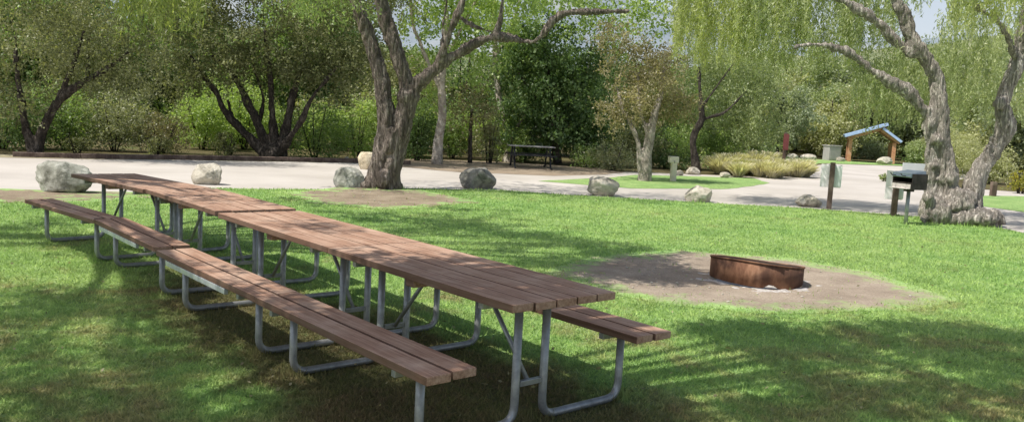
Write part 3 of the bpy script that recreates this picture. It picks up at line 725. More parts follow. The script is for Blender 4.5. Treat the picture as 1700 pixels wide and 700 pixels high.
# dark many stemmed oak across the road
yb = 26.6
tb_paths = [px(yb, (446, 264, .26), (425, 240, .19), (392, 207, .15), (370, 178, .13), (357, 152, .11), (310, 85, .06)),
            px(yb, (450, 262, .24), (432, 215, .15), (408, 165, .13), (386, 122, .10), (350, 92, .06)),
            px(yb, (456, 260, .24), (452, 200, .13), (449, 130, .11), (440, 50, .07)),
            px(yb, (466, 262, .25), (478, 200, .15), (490, 145, .12), (508, 85, .07)),
            px(yb, (448, 258, .16, .4), (415, 225, .09, .5), (386, 192, .075, .5), (378, 165, .06, .5)),
            px(yb, (462, 256, .16, -.2), (500, 200, .10, -.4), (520, 160, .08, -.5), (560, 110, .05, -.6)),
            px(yb, (430, 210, .09, .3), (436, 160, .08, .4), (420, 110, .06, .4))]
crownB = crown_mesh('crown', [bl(yb, 340, 70, 90, 70), bl(yb, 430, 70, 100, 75), bl(yb, 530, 60, 100, 80), bl(yb, 590, 90, 60, 70), bl(yb, 300, 130, 50, 45), bl(yb, 470, -60, 190, 90), bl(yb, 300, -40, 110, 80), bl(yb, 610, -30, 100, 80), bl(yb, 545, 130, 55, 40), bl(yb, 400, 110, 60, 35), bl(yb, 480, 110, 60, 35)], .10, .5, 1.25, 46, .33, .3, .2, 8)
tree('oak_tree', 'dark spreading oak with many stems fanning from one base across the road', (*P(455, 262, yb)[:2],), tb_paths, MAT['bark_dark'], crownB, LEAF['oak'], lumps=[(P(456, 256, yb), (.4, .35, .35))], voxel=.05, amp=.05)

yc = 22.6
tc_paths = [px(yc, (60, 262, .22), (70, 218, .15), (94, 172, .13), (130, 142, .11), (168, 120, .08), (215, 88, .05)),
            px(yc, (58, 262, .18), (42, 205, .11), (30, 130, .08), (25, 60, .06)), px(yc, (90, 178, .09), (120, 110, .07), (140, 50, .05))]
crownC = crown_mesh('crown', [bl(yc, 40, 60, 110, 80), bl(yc, 150, 70, 100, 70), bl(yc, 230, 100, 70, 60), bl(yc, -60, 110, 90, 70), bl(yc, 100, -60, 170, 90), bl(yc, 20, 160, 70, 50), bl(yc, 240, -30, 90, 80), bl(yc, 185, 140, 45, 35)], .09, .5, 1.2, 46, .33, .3, .2, 9, bias=.06)
tree('oak_tree', 'dusty dark oak with one leaning limb, at the left end of the far roadside', (*P(60, 262, yc)[:2],), tc_paths, MAT['bark_dark'], crownC, LEAF['oak'], voxel=.05, amp=.04)

yd = 28.6
td_paths = [px(yd, (725, 274, .24), (728, 235, .19), (734, 190, .175), (733, 140, .16), (738, 80, .12), (741, 25, .10), (735, -60, .07)),
            px(yd, (732, 150, .10), (712, 108, .085), (697, 70, .08), (686, 42, .07), (680, -10, .05), (670, -80, .03)), px(yd, (737, 100, .08), (765, 50, .06), (790, 0, .05), (810, -60, .03))]
crownD = crown_mesh('crown', [bl(yd, 745, 30, 75, 50), bl(yd, 830, 10, 80, 45), bl(yd, 700, -30, 110, 50), bl(yd, 880, -30, 110, 45), bl(yd, 780, 110, 60, 45), bl(yd, 715, 170, 30, 35), bl(yd, 705, 95, 35, 30, 1), bl(yd, 770, -110, 220, 80), bl(yd, 690, 40, 45, 40, .8), bl(yd, 800, 60, 50, 40, .6), bl(yd, 760, 5, 80, 30, 1)], .11, .75, .62, 40, .33, .3, .3, 12)
tree('sycamore_tree', 'pale barked sycamore just right of the forked tree, across the road', (*P(726, 272, yd)[:2],), td_paths, MAT['bark_pale'], crownD, LEAF['bright'], voxel=.05, amp=.03)
ye = 32.8
te_paths = [px(ye, (845, 272, .30), (846, 235, .22), (837, 196, .17), (829, 165, .15), (824, 120, .14), (820, 55, .12), (817, -10, .10), (810, -90, .06)), px(ye, (846, 228, .12), (858, 209, .10), (872, 190, .06)), px(ye, (822, 100, .08), (850, 40, .06), (870, -20, .05))]
crownE = crown_mesh('crown', [bl(ye, 820, 40, 70, 45), bl(ye, 850, 100, 50, 40), bl(ye, 950, 30, 90, 40), bl(ye, 1050, 40, 70, 45), bl(ye, 900, -60, 160, 60), bl(ye, 1080, -20, 80, 50)], .12, .75, .6, 40, .36, .3, .3, 13)
tree('sycamore_tree', 'slender white barked sycamore behind the left end of the black picnic table', (*P(845, 268, ye)[:2],), te_paths, MAT['bark_pale'], crownE, LEAF['bright'], voxel=.05, amp=.03)
yf = 32.5
tf_paths = [px(yf, (925, 272, .22), (922, 220, .18), (915, 160, .14), (905, 90, .09), (900, 40, .05)), px(yf, (922, 210, .1), (950, 160, .08), (975, 120, .05)), px(yf, (920, 200, .1), (880, 150, .07), (860, 120, .04))]
crownF = crown_mesh('crown', [bl(yf, 900, 130, 75, 60), bl(yf, 960, 165, 55, 60), bl(yf, 870, 195, 55, 45), bl(yf, 930, 215, 60, 40), bl(yf, 900, 75, 60, 35), bl(yf, 975, 105, 35, 40), bl(yf, 985, 215, 35, 40)], .13, .7, 1.25, 46, .34, .3, .4, 14)
tree('broadleaf_tree', 'dense glossy deep green tree shading the black picnic table', (*P(925, 270, yf)[:2],), tf_paths, MAT['bark_dark'], crownF, LEAF['dark'], voxel=.06, amp=.04)
yg = 25.6
tg_paths = [px(yg, (1070, 302, .26), (1073, 262, .19), (1079, 225, .17), (1086, 190, .13), (1098, 150, .09), (1104, 90, .05)), px(yg, (1064, 285, .12), (1060, 240, .085), (1047, 206, .075), (1030, 170, .05), (1020, 120, .03)), px(yg, (1078, 228, .09), (1062, 180, .07), (1060, 120, .05))]
crownG = crown_mesh('crown', [bl(yg, 1040, 100, 50, 40, .35), bl(yg, 1085, 140, 50, 45, .35), bl(yg, 1025, 175, 38, 35, .35), bl(yg, 1110, 180, 42, 30, .35), bl(yg, 1090, 90, 50, 30, .35), bl(yg, 1075, 195, 28, 20, .35), bl(yg, 1140, 175, 32, 24, .35), bl(yg, 1020, 60, 35, 25, .35), bl(yg, 1058, 165, 34, 26, -.5), bl(yg, 1100, 120, 40, 30, -.6), bl(yg, 1020, 195, 30, 22, -.2)], .085, .5, 1.9, 44, .25, .3, .2, 15)
tree('live_oak', 'rusty olive leaved tree with a mottled pale trunk on the grass island', (*P(1070, 300, yg)[:2],), tg_paths, MAT['bark_mid'], crownG, LEAF['brown'], voxel=.04, amp=.035)
yh = 31.6
th_paths = [px(yh, (1157, 287, .22), (1152, 252, .16), (1150, 235, .15), (1156, 215, .15), (1165, 197, .14), (1163, 165, .10), (1160, 110, .06)), px(yh, (1163, 200, .09), (1180, 194, .075), (1205, 185, .06), (1240, 150, .04)), px(yh, (1164, 180, .07), (1200, 130, .05), (1230, 90, .03))]
crownH = crown_mesh('crown', [bl(yh, 1215, 140, 65, 55, 2.6), bl(yh, 1260, 180, 55, 45, 2.6), bl(yh, 1190, 190, 40, 35, 2.6), bl(yh, 1240, 215, 50, 28, 2.6), bl(yh, 1280, 225, 32, 20, 2.6), bl(yh, 1160, 120, 40, 40, 2.6), bl(yh, 1280, 130, 30, 40, 2.6), bl(yh, 1210, 80, 70, 40, 2.6)], .105, .4, 1.7, 46, .30, .3, .5, 16)
tree('willowy_tree', 'soft mid green tree on a bent dark trunk behind the grass island', (*P(1156, 286, yh)[:2],), th_paths, MAT['bark_dark'], crownH, LEAF['haze'], voxel=.05, amp=.03)
ys = 30.4
tree('small_tree', 'small thin stemmed dark tree between the two sycamores', (*P(780, 268, ys)[:2],), [px(ys, (780, 270, .10), (781, 225, .08), (783, 180, .05))], MAT['bark_dark'],
     crown_mesh('crown', [bl(ys, 780, 170, 45, 40), bl(ys, 760, 195, 30, 28), bl(ys, 800, 200, 26, 26)], .085, .5, 1.1, 44, .26, .3, .2, 17), LEAF['brown'])

# ------------------------------------------------------------------ shrubs across the road
SH = [('dark shrub at the far left of the roadside bank', 5, 262, 24.6, 170, 120, 'dark', .085), ('shaded shrub under the leaning limb of the left oak', 108, 263, 26, 150, 105, 'mid', .085),
      ('sunlit olive shrub between the two dark oaks', 190, 264, 26.4, 130, 112, 'pale', .08), ('dry grey olive bush left of the fanning oak stems', 268, 265, 26.6, 100, 70, 'brown', .07),
      ('bright yellow green shrub behind the fanning oak stems', 335, 263, 30, 130, 120, 'bright', .09), ('tall sunny green shrub right behind the oak base', 405, 263, 31.5, 120, 118, 'bright', .09),
      ('mid green shrub right of the oak base', 522, 266, 28.4, 120, 105, 'mid', .085), ('vivid yellow green bush just left of the forked trunk', 592, 268, 29, 62, 92, 'bright', .085),
      ('dark shrub filling the gap behind the buff boulder', 640, 270, 31.5, 110, 120, 'mid', .09), ('blackish shrub between forked tree and pale sycamore', 692, 271, 30.2, 72, 120, 'dark', .09),
      ('low dark bush on the verge near the left oak', 128, 264, 24.6, 60, 32, 'oak', .07), ('low dark bush under the dry olive bush', 262, 266, 25.8, 64, 34, 'oak', .07), ('low dark bush at the foot of the oak stems', 378, 265, 26.4, 56, 40, 'oak', .07),
      ('feathery pale green shrub left of the white sycamore', 812, 268, 31, 56, 95, 'olive', .07), ('grey green shrub right of the black picnic table', 1018, 282, 30.6, 92, 58, 'pale', .07),
      ('low olive shrub at the edge of the dirt pad', 968, 281, 31.4, 60, 40, 'mid', .07), ('dark shrub behind the rusty olive tree', 1105, 284, 34, 90, 70, 'dark', .08), ('mid green shrub behind the bent dark trunk', 1195, 282, 37, 90, 90, 'bright', .09),
      ('dark shrub behind the black picnic table', 868, 272, 34, 110, 60, 'dark', .09), ('tall shrub left of the white sycamore trunk', 750, 270, 33, 70, 110, 'mid', .09), ('yellow flowering bush at the right end of the verge', 1694, 318, 29.5, 52, 42, 'flower', .07),
      ('olive shrub on the verge beyond the flowering bush', 1640, 306, 36, 110, 70, 'haze2', .08), ('pale shrub beside the notice panel', 1580, 292, 41, 90, 70, 'haze2', .09), ('small green shrub to the right of the shelter', 1520, 272, 57, 46, 44, 'haze', .10), ('leafy bush behind the shelter posts', 1446, 268, 66, 56, 30, 'hazed', .10),
      ('green weed clump behind the grill', 1470, 292, 33, 22, 14, 'haze', .06)]
for i, (lb, u, v, y, w, h, lf, ls) in enumerate(SH):
    shrub(lb, u, v, y, w, h, LEAF[lf], ls, 1.0 if w > 60 else 1.3, 60 + i, group='shrubs beyond the road')

# ------------------------------------------------------------------ dry grass tufts near the red marker
def tuft_mesh(seed, h=1.0, n=900, spread=.42):
    rng = np.random.default_rng(seed); a = rng.random(n) * 6.28; r = spread * .35 * rng.random(n) ** .5
    base = np.stack([r * np.cos(a), r * np.sin(a), np.zeros(n)], 1); hh = h * (.55 + .5 * rng.random(n))
    out = spread * (.3 + rng.random(n)); tip = base + np.stack([out * np.cos(a), out * np.sin(a), hh], 1); mid = base * .5 + tip * .5 + np.stack([0 * a, 0 * a, hh * .18], 1)
    sd = np.stack([-np.sin(a + rng.normal(size=n)), np.cos(a), 0 * a], 1) * .016
    V = np.stack([base - sd, base + sd, mid + sd * .8, mid - sd * .8, tip + sd * .5, tip - sd * .5], 1).reshape(-1, 3); i = np.arange(n)[:, None] * 6
    Q = np.concatenate([i + [0, 1, 2, 3], i + [3, 2, 4, 5]]); t = np.clip(rng.normal(.5, .25, n), 0, 1)
    return np_mesh('grass_tuft', V, Q, np.concatenate([t, t]))
tm = [tuft_mesh(1), tuft_mesh(2), tuft_mesh(3)]; tg = [m.copy() for m in tm]
for m in tm: m.materials.append(MAT['straw'])
for m in tg: m.materials.append(MAT['strawgreen'])
TU = [(1195, 292, 31.8, 1.0, 0), (1215, 288, 32.8, 1.15, 0), (1232, 291, 31.8, .9, 1), (1248, 287, 33.3, 1.2, 0), (1262, 293, 31.3, .95, 0), (1278, 288, 33.3, 1.0, 0), (1292, 295, 31.6, .8, 0), (1310, 292, 32.8, .95, 0), (1325, 294, 32.6, .85, 0), (1338, 293, 33.2, .7, 0), (1225, 296, 30.4, .8, 0), (1282, 297, 30.8, .75, 0), (1205, 282, 36.8, 1.1, 0), (1265, 281, 36.8, 1.25, 0), (1330, 284, 36.8, .9, 0)]
for i, (u, v, y, s, k) in enumerate(TU):
    o = bpy.data.objects.new('grass_tuft', (tg if k else tm)[i % 3]); C.objects.link(o); p = P(u, v, y); o.location = (p[0], p[1], 0); o.scale = (s * 1.2, s * 1.2, s * .66); o.rotation_euler.z = i * 1.3
    tag(o, 'greenish tuft of tall dry grass in the clump by the red marker' if k else 'straw coloured tuft of tall dry grass in the clump by the red marker', 'grass tuft', 'green straw grass tufts' if k else 'dry straw grass tufts')

# ------------------------------------------------------------------ woods beyond
def far_tree_proto(seed, leafm, h, w, leaf, label, group, dens=.75):
    rng = np.random.default_rng(seed); blobs = []
    for i in range(12):
        a = rng.random() * 6.28; r = w * .5 * rng.random() ** .6; z = h * (.12 + .75 * rng.random()); s = 1.0 - .5 * abs(z / h - .45)
        blobs.append((r * math.cos(a) * s, r * math.sin(a) * s, z, w * .26 * s, w * .26 * s, h * .16))
    t = empty('woodland_tree', (0, 0, 0), label, 'tree', group)
    link('trunk', wood_mesh('trunk', [[(0, 0, 0, .2), (.1, 0, h * .4, .15), (0, .1, h * .85, .05)], [(0, 0, h * .3, .1), (w * .2, 0, h * .55, .07), (w * .3, .1, h * .75, .03)], [(0, 0, h * .25, .1), (-w * .2, .1, h * .5, .07), (-w * .32, 0, h * .65, .03)]], seg=6), MAT['bark_dark'], t)
    link('crown', crown_mesh('crown', blobs, leaf, .6, dens, 42, w * .075, .25, .2, seed, .05), leafm, t)
    return t
def row(protos, spots, group):
    used = set()
    for i, (u, v, y, s) in enumerate(spots):
        k = i % len(protos); p = P(u, v, y); loc = (p[0], p[1], 0)
        if k not in used:
            o = protos[k]; used.add(k); o.location = Vector([float(q) for q in loc]); o.rotation_euler.z = i * 1.7; o.scale = (s, s, s)
        else: copy_thing(protos[k], protos[k]['label'], loc, i * 1.7, group, s)
gl = 'leafy trees massed behind the roadside shrubs'
pl = [far_tree_proto(201, LEAF['mid'], 6.5, 5.5, .14, 'mid green woodland tree massed behind the roadside shrubs', gl), far_tree_proto(202, LEAF['dark'], 7, 5.5, .14, 'dark green woodland tree massed behind the roadside shrubs', gl), far_tree_proto(203, LEAF['olive'], 6, 5.5, .13, 'olive woodland tree massed behind the roadside shrubs', gl)]
row(pl, [(-40, 262, 34, 1), (60, 262, 36, 1.0), (150, 262, 34, .95), (235, 262, 37, 1.05), (320, 262, 38, .9), (400, 262, 40, .9), (480, 262, 37, 1.05), (560, 264, 38, 1.0), (630, 264, 37, .85), (700, 266, 41, .75), (770, 266, 40, .8), (830, 266, 42, .8), (900, 268, 41, .9), (970, 268, 40, .9), (1040, 268, 42, .85), (1110, 268, 44, .85), (-120, 262, 32, .35), (1010, 266, 48, 1.0), (30, 262, 44, 1.3), (200, 262, 46, 1.3), (370, 262, 48, 1.25), (520, 262, 47, 1.3)], gl)
gu = 'low bushes under the woodland trees'
ul = []
for q, (lf, lb) in enumerate([('mid', 'mid green low bush under the woodland trees'), ('olive', 'olive low bush under the woodland trees'), ('bright', 'bright green low bush under the woodland trees')]):
    rr = np.random.default_rng(300 + q); bb = [(rr.normal() * .7, rr.normal() * .4, .5 + rr.random() * .9, .8, .7, .6) for _ in range(5)]
    t = empty('low_bush', (0, 0, 0), lb, 'shrub', gu)
    link('foliage', crown_mesh('foliage', bb, .10, .5, 1.0, 40, .25, .35, .15, 310 + q, .02), LEAF[lf], t); ul.append(t)
rb = np.random.default_rng(41)
row(ul, [(u, 264, 31.5 + 3.5 * rb.random(), .85 + .5 * rb.random()) for u in list(range(-60, 700, 42)) + [760, 830, 990, 1060, 1130, 1180]], gu)
gr = 'hazy trees on the slope behind the shelter'
pr = [far_tree_proto(211, LEAF['haze'], 6.5, 6, .19, 'pale green hazy tree on the slope behind the shelter', gr, .8), far_tree_proto(212, LEAF['haze2'], 5.5, 6, .19, 'pale olive hazy tree on the slope behind the shelter', gr, .8), far_tree_proto(213, LEAF['hazed'], 7, 5.5, .19, 'darker hazy tree on the slope behind the shelter', gr, .8)]
row(pr, [(1190, 262, 56, 1.0), (1240, 262, 66, 1.05), (1290, 262, 62, .8), (1340, 260, 70, .85), (1375, 260, 66, .95), (1410, 260, 76, .35), (1440, 260, 70, 1.0), (1475, 260, 78, 1.25), (1500, 262, 70, 1.0), (1530, 264, 80, 1.4), (1550, 266, 66, .35), (1590, 268, 60, .35), (1600, 268, 76, 1.5), (1640, 270, 58, 1.15), (1680, 272, 62, 1.3), (1720, 274, 54, .35), (1560, 262, 90, 1.7), (1660, 262, 88, 1.8), (1480, 256, 92, 1.4), (1360, 256, 88, 1.0), (1300, 256, 84, 1.0), (1615, 285, 47, .75), (1665, 290, 45, .8), (1715, 292, 44, .85), (1770, 294, 46, .35), (1250, 256, 80, .35), (1420, 256, 95, 1.2), (1320, 258, 84, 1.5), (1355, 256, 96, 1.6), (1400, 256, 100, 1.7), (1440, 256, 105, 1.6), (1285, 258, 78, 1.3), (1500, 256, 110, 1.7)], gr)

# ================================================================== SHADE TREES OVER THE LAWN (crowns above and left of the view)
def shade_tree(label, base, top, targets, strands, seed, leafm, h0, h1):
    rng = np.random.default_rng(seed); cs, ts, cen = [], [], []
    targets = [(u, v, z, r * (.85 if z == 0 else 1), n * (1.05 if u >= 1000 and z == 0 else .34 if (u < 700 and v > 515 and z == 0) else 1)) for (u, v, z, r, n) in targets]
    for (u, v, z, r, n) in targets:
        h = rng.uniform(h0, h1); g_ = G(u, v, z); c = g_ - SHD * (h - z); cen.append((c, r))
        k = max(3, int(n * 1.25)); 
        q = c + rng.normal(size=(k, 3)) * np.array([r, r, r * .5]) * .62
        p = q[:, None, :] + rng.normal(size=(k, 52, 3)) * np.array([.12, .12, .12])
        cs.append(p.reshape(-1, 3)); ts.append(np.clip(rng.normal(.5, .2, k * 52), 0, 1))
    c = np.concatenate(cs); ax = rng.normal(size=c.shape); ax[:, 2] -= .8
    v, f = leaf_quads(c, .12 * (.6 + .8 * rng.random(len(c))), .05, ax, rng)
    ms = [np_mesh('crown', v, f, np.concatenate(ts))] + strands
    base = np.array([*base, 0.0]); top = np.array(top)
    paths = [[(*base, .34), (*(base * .6 + top * .4), .28), (*top, .22)]]
    for i, (q, r) in enumerate(cen):
        if i % 2: continue
        m = top * .5 + q * .5 + np.array([0, 0, .5]); paths.append([(*top, .12), (*m, .06), (*q, .018)])
    t = empty('pepper_tree', base, label, 'tree')
    link('trunk', shift(wood_mesh('trunk', paths, seg=7), base), MAT['bark_ta'], t)
    link('crown', shift(join_np('crown', *ms), base), leafm, t)
left_targets = [(740, 372, 0, .5, 9), (840, 388, 0, .45, 9), (930, 405, 0, .4, 9), (1010, 418, 0, .35, 9), (1080, 428, 0, .3, 9), (960, 440, 0, .35, 9), (1040, 455, 0, .3, 11), (1110, 462, 0, .25, 10), (640, 365, 0, .5, 6), (20, 497, 0, .5, 10), (120, 500, 0, .5, 12), (215, 492, 0, .45, 11), (330, 480, 0, .4, 5), (40, 395, 0, .7, 10), (140, 408, 0, .6, 9), (60, 360, 0, .6, 5), (250, 540, 0, .35, 4), (60, 570, 0, .4, 6), (180, 590, 0, .4, 7), (330, 600, 0, .35, 6), (420, 620, 0, .35, 8),
                (700, 365, 0, .8, 13), (610, 355, 0, .7, 10), (800, 375, 0, .7, 12), (880, 392, 0, .6, 11), (960, 400, 0, .55, 11), (1040, 412, 0, .45, 9), (760, 350, 0, .7, 7), (520, 335, 0, .9, 8), (820, 410, 0, .45, 6), (900, 430, 0, .45, 9), (985, 445, 0, .4, 11), (1060, 450, 0, .4, 13), (1130, 452, 0, .35, 12), (1000, 425, 0, .4, 8),
                (410, 330, .74, .4, 3), (320, 320, .74, .4, 3), (480, 372, .74, .3, 2), (210, 305, .74, .8, 9),
                (40, 535, 0, .3, 10), (110, 522, 0, .3, 9), (270, 570, 0, .3, 10), (240, 520, 0, .3, 9), (330, 555, 0, .28, 8), (60, 580, 0, .3, 9), (130, 585, 0, .3, 9), (210, 600, 0, .3, 9), (290, 622, 0, .3, 9), (380, 600, 0, .3, 10),
                (20, 378, 0, .5, 7), (700, 385, 0, .4, 8), (1010, 455, 0, .3, 10), (1090, 440, 0, .35, 12), (1165, 462, 0, .2, 7), (950, 462, 0, .35, 8)]
near_targets = [(900, 478, .74, .26, 8), (965, 486, .74, .16, 4), (1230, 560, 0, .22, 8), (1330, 572, 0, .22, 8), (1570, 550, 0, .25, 8), (1660, 556, 0, .25, 9), (1190, 540, 0, .2, 5), (850, 470, .74, .35, 9), (760, 445, .74, .32, 7), (690, 430, .74, .25, 3), (610, 545, .46, .30, 9), (690, 590, .46, .28, 10), (520, 500, .46, .25, 6), (740, 610, .46, .2, 6), (440, 470, .46, .25, 3),
                (1230, 545, 0, .3, 7), (1330, 560, 0, .28, 6), (1420, 548, 0, .3, 7), (1520, 545, 0, .3, 8), (1620, 550, 0, .3, 8), (1700, 560, 0, .35, 9), (1300, 590, 0, .2, 4), (1560, 590, 0, .25, 6), (1640, 610, 0, .22, 6), (1710, 620, 0, .25, 6),
                (1400, 640, 0, .2, 4), (1520, 660, 0, .2, 4), (1350, 690, 0, .2, 5), (1600, 690, 0, .2, 5), (1690, 665, 0, .2, 3), (1240, 575, 0, .2, 4), (1460, 600, 0, .2, 3),
                (80, 650, 0, .3, 6), (200, 660, 0, .3, 7), (330, 680, 0, .3, 8), (460, 690, 0, .3, 9), (560, 690, 0, .3, 9), (20, 690, 0, .3, 5),
                (20, 640, 0, .28, 8), (110, 630, 0, .25, 7), (180, 690, 0, .25, 8), (260, 650, 0, .28, 9), (350, 650, 0, .28, 9), (440, 655, 0, .28, 10), (520, 660, 0, .25, 10), (610, 685, 0, .25, 10), (660, 660, 0, .25, 10), (260, 695, 0, .25, 8), (760, 690, 0, .25, 10), (820, 660, 0, .25, 8),
                (1300, 545, 0, .25, 6), (1380, 580, 0, .25, 7), (1480, 570, 0, .25, 7), (1590, 570, 0, .28, 8), (1680, 590, 0, .28, 8), (1320, 630, 0, .22, 6), (1440, 680, 0, .25, 7), (1560, 640, 0, .2, 5), (1260, 680, 0, .25, 7), (1660, 640, 0, .2, 4)]
sa = [np.stack([P(u, v, y + rs.normal() * .5) for u, v in zip(rs.uniform(u0, u1, n), rs.uniform(v0, v1, n))]) for (u0, u1, v0, v1, y, n) in [(195, 335, -90, -25, 10.5, 130), (-20, 190, -100, -60, 11, 60), (480, 600, -100, -55, 12, 60), (340, 480, -100, -65, 11.5, 40)]]
ss = [strand_mesh('s', a, l, .085, .014, .04, 70 + i, .10) for i, (a, l) in enumerate(zip(sa, (.62, .42, .6, .4)))]
shade_tree('weeping pepper tree whose hanging fronds dip into the top left of the view', (-8.6, 8.2), (-7.4, 8.6, 4.6), left_targets, ss, 5, LEAF['frond'], 5.2, 7.2)
shade_tree('pepper tree spreading over the near lawn and the near table end', (-5.6, 1.6), (-4.6, 2.2, 4.4), near_targets, [], 6, LEAF['frond'], 5.0, 6.6)

ROCKS = [(o.location.x, o.location.y, max(o.dimensions.x, .2) * .5) for o in list(C.objects) if o.name.startswith('boulder') and o.location.y < 21]
# ================================================================== GRASS BLADES
def inside(px_, py_, poly):
    poly = np.array(poly); r = np.zeros(len(px_), bool); j = len(poly) - 1
    for i in range(len(poly)):
        xi, yi_ = poly[i]; xj, yj = poly[j]
        c = ((yi_ > py_) != (yj > py_)) & (px_ < (xj - xi) * (py_ - yi_) / (yj - yi_ + 1e-12) + xi); r ^= c; j = i
    return r
rng = np.random.default_rng(3); n = 520000
yy = 3.0 * (20.0 / 3.0) ** (rng.random(n) ** 1.15); xx = (rng.random(n) * 2 - 1) * (yy * .68 + 1.2)
ok = inside(xx, yy, LAWN)
for poly in (FIRE, ROOTD, BOUL):
    q = np.array(poly); c = q.mean(0)
    for th in (.97, .94, .91, .88, .85, .82, .78, .74):
        ins = inside((xx - c[0]) / th + c[0], (yy - c[1]) / th + c[1], q); ok &= ~(ins & (rng.random(n) < .42))
xx, yy = xx[ok], yy[ok]; n = len(xx)
big = np.array([noise.noise(Vector((a * 1.3, b_ * 1.3, 0))) for a, b_ in zip(xx[::8], yy[::8])]); big = np.repeat(big, 8)[:n]
big = big if len(big) == n else np.pad(big, (0, n - len(big)))
hh = (.012 + .017 * rng.random(n)) * (1 + .5 * rng.normal(size=n) * .4) * (1 + yy * .02); hh = np.abs(hh) * (1 + .3 * big)
for (bx, by, br) in ROCKS + [(*G(1376, 346)[:2], .05), (*G(1503, 372)[:2], .04), (*G(1483, 358)[:2], .05), (*P(632, 314, 18.25)[:2], .42), (*P(1595, 370, 17.3)[:2], .85)]:
    dd = np.hypot(xx - bx, (yy - by) * 1.25) - br; hh = np.where((dd > -.5) & (dd < .22), hh * (1 + 2.6 * np.clip(1 - np.abs(dd) / .22, 0, 1) * rng.random(n)), hh)
for (tx, ty, th) in POSES:
    for sx_ in (.252, 1.626):
        for cy_ in (-CC, -A, A, CC):
            fx, fy = tx + math.cos(th) * sx_ + math.sin(th) * cy_, ty + math.sin(th) * sx_ - math.cos(th) * cy_
            dd = np.hypot(xx - fx, yy - fy); hh = np.where(dd < .09, hh * (1 + 1.6 * rng.random(n)), hh)
a = rng.random(n) * 6.283; w = (.0016 + .0016 * rng.random(n)) * (1 + yy * .16)
lean = rng.normal(size=(n, 2)) * .018
base = np.stack([xx, yy, np.zeros(n)], 1); sd = np.stack([np.cos(a), np.sin(a), 0 * a], 1) * w[:, None]
tip = base + np.stack([lean[:, 0], lean[:, 1], hh], 1)
V = np.stack([base - sd, base + sd, tip], 1).reshape(-1, 3); Q = np.arange(3 * n).reshape(n, 3)
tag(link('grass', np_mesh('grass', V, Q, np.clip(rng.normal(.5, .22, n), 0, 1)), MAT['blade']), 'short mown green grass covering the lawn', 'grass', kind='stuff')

r2 = np.random.default_rng(9); n = 900
yy = 3.2 * (18 / 3.2) ** r2.random(n); xx = (r2.random(n) * 2 - 1) * (yy * .66 + 1); m = inside(xx, yy, LAWN); c = np.stack([xx, yy, .022 + .012 * r2.random(n)], 1)[m]
ax = r2.normal(size=c.shape); ax[:, 2] *= .25; v, f = leaf_quads(c, .034 * (.5 + r2.random(len(c))), .016 * (.6 + r2.random(len(c))), ax, r2)
tag(link('leaves', np_mesh('leaves', v, f, r2.random(len(c))), LEAF['brown']), 'small dry brown leaves fallen on the lawn', 'fallen leaves', kind='stuff')
V, Q = [], []; bm = bmesh.new()
for i in range(260):
    poly = FIRE if i < 200 else ROOTD; q = np.array(poly); c = q.mean(0); k = r2.random() ** .5 * .85; a = q[r2.integers(len(q))]; b2 = q[r2.integers(len(q))]; w2 = r2.random()
    p = c + ((a * w2 + b2 * (1 - w2)) - c) * k; sz = .006 + .016 * r2.random() ** 3
    z = bmesh.ops.create_icosphere(bm, subdivisions=1, radius=1.0)
    bmesh.ops.transform(bm, matrix=Matrix.Translation((p[0], p[1], .004 + sz * .3)) @ Matrix.Rotation(r2.random() * 6, 4, 'Z') @ Matrix.Diagonal((sz, sz * .7, sz * .5, 1)), verts=z['verts'])
me = bpy.data.meshes.new('pebbles'); bm.to_mesh(me); bm.free()
tag(link('pebbles', me, MAT['rock_pale']), 'small stones strewn over the bare dirt', 'pebbles', kind='stuff')

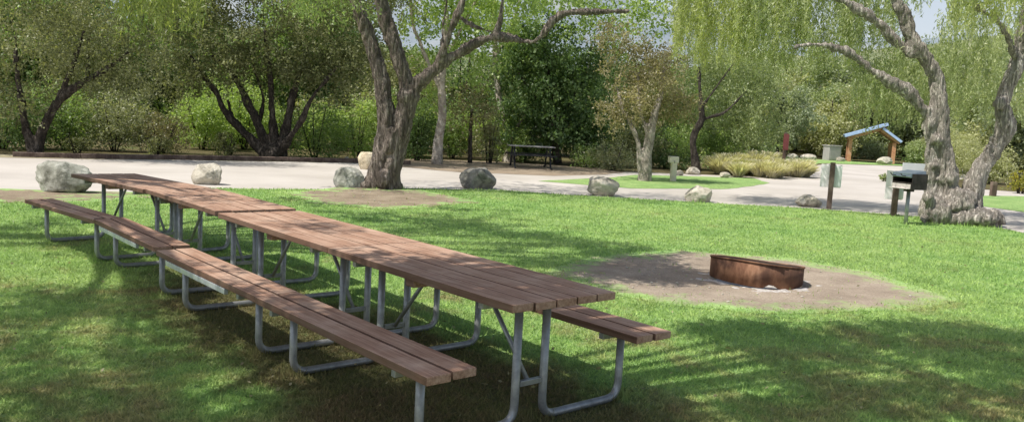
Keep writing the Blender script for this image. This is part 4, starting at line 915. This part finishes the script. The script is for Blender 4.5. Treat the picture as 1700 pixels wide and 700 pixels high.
# ================================================================== LIGHT, SKY, CAMERA
w_ = bpy.data.worlds.new('World'); bpy.context.scene.world = w_; w_.use_nodes = True; nt = w_.node_tree; nt.nodes.clear()
sky = nt.nodes.new('ShaderNodeTexSky'); sky.sky_type = 'NISHITA'; sky.sun_disc = False; sky.sun_elevation = R(60); sky.sun_rotation = R(243); sky.air_density = 1.0; sky.dust_density = 2.5; sky.ozone_density = 1.0
bg = nt.nodes.new('ShaderNodeBackground'); bg.inputs[1].default_value = .13; ow = nt.nodes.new('ShaderNodeOutputWorld')
tc_ = nt.nodes.new('ShaderNodeTexCoord'); sp_ = nt.nodes.new('ShaderNodeSeparateXYZ'); nt.links.new(tc_.outputs['Generated'], sp_.inputs[0])
hz_ = nt.nodes.new('ShaderNodeMapRange'); hz_.inputs[1].default_value = .02; hz_.inputs[2].default_value = .40; hz_.inputs[3].default_value = .80; hz_.inputs[4].default_value = 0.0; nt.links.new(sp_.outputs[2], hz_.inputs[0])
mx_ = nt.nodes.new('ShaderNodeMix'); mx_.data_type = 'RGBA'; mx_.inputs[7].default_value = (6.6, 7.0, 7.6, 1); nt.links.new(hz_.outputs[0], mx_.inputs[0]); nt.links.new(sky.outputs[0], mx_.inputs[6])
nt.links.new(mx_.outputs[2], bg.inputs[0]); nt.links.new(bg.outputs[0], ow.inputs[0])
sl = bpy.data.lights.new('sun', 'SUN'); sl.energy = 5.0; sl.angle = R(.53); sl.color = (1.0, .95, .87)
so = bpy.data.objects.new('sun', sl); C.objects.link(so); so.location = (-20, -10, 40); so.rotation_euler = Vector(SHD).to_track_quat('-Z', 'Y').to_euler()
cd = bpy.data.cameras.new('camera'); co = bpy.data.objects.new('camera', cd); C.objects.link(co)
cd.sensor_fit = 'HORIZONTAL'; cd.sensor_width = 36; cd.lens = F * 36 / 1700; cd.clip_start = .05; cd.clip_end = 5000
r_, u_, f_ = Vector((1, 0, 0)), Vector((0, SP, CP)), Vector((0, CP, -SP))
rx, ux = r_ * CR + u_ * SR, u_ * CR - r_ * SR
M = Matrix((rx, ux, -f_)).transposed().to_4x4(); M.translation = (0, 0, CAMH); co.matrix_world = M
sc = bpy.context.scene; sc.camera = co
sc.view_settings.view_transform = 'Standard'; sc.view_settings.look = 'None'; sc.view_settings.exposure = 0; sc.view_settings.gamma = 1
sc.cycles.max_bounces = 7; sc.cycles.transmission_bounces = 4; sc.cycles.diffuse_bounces = 4
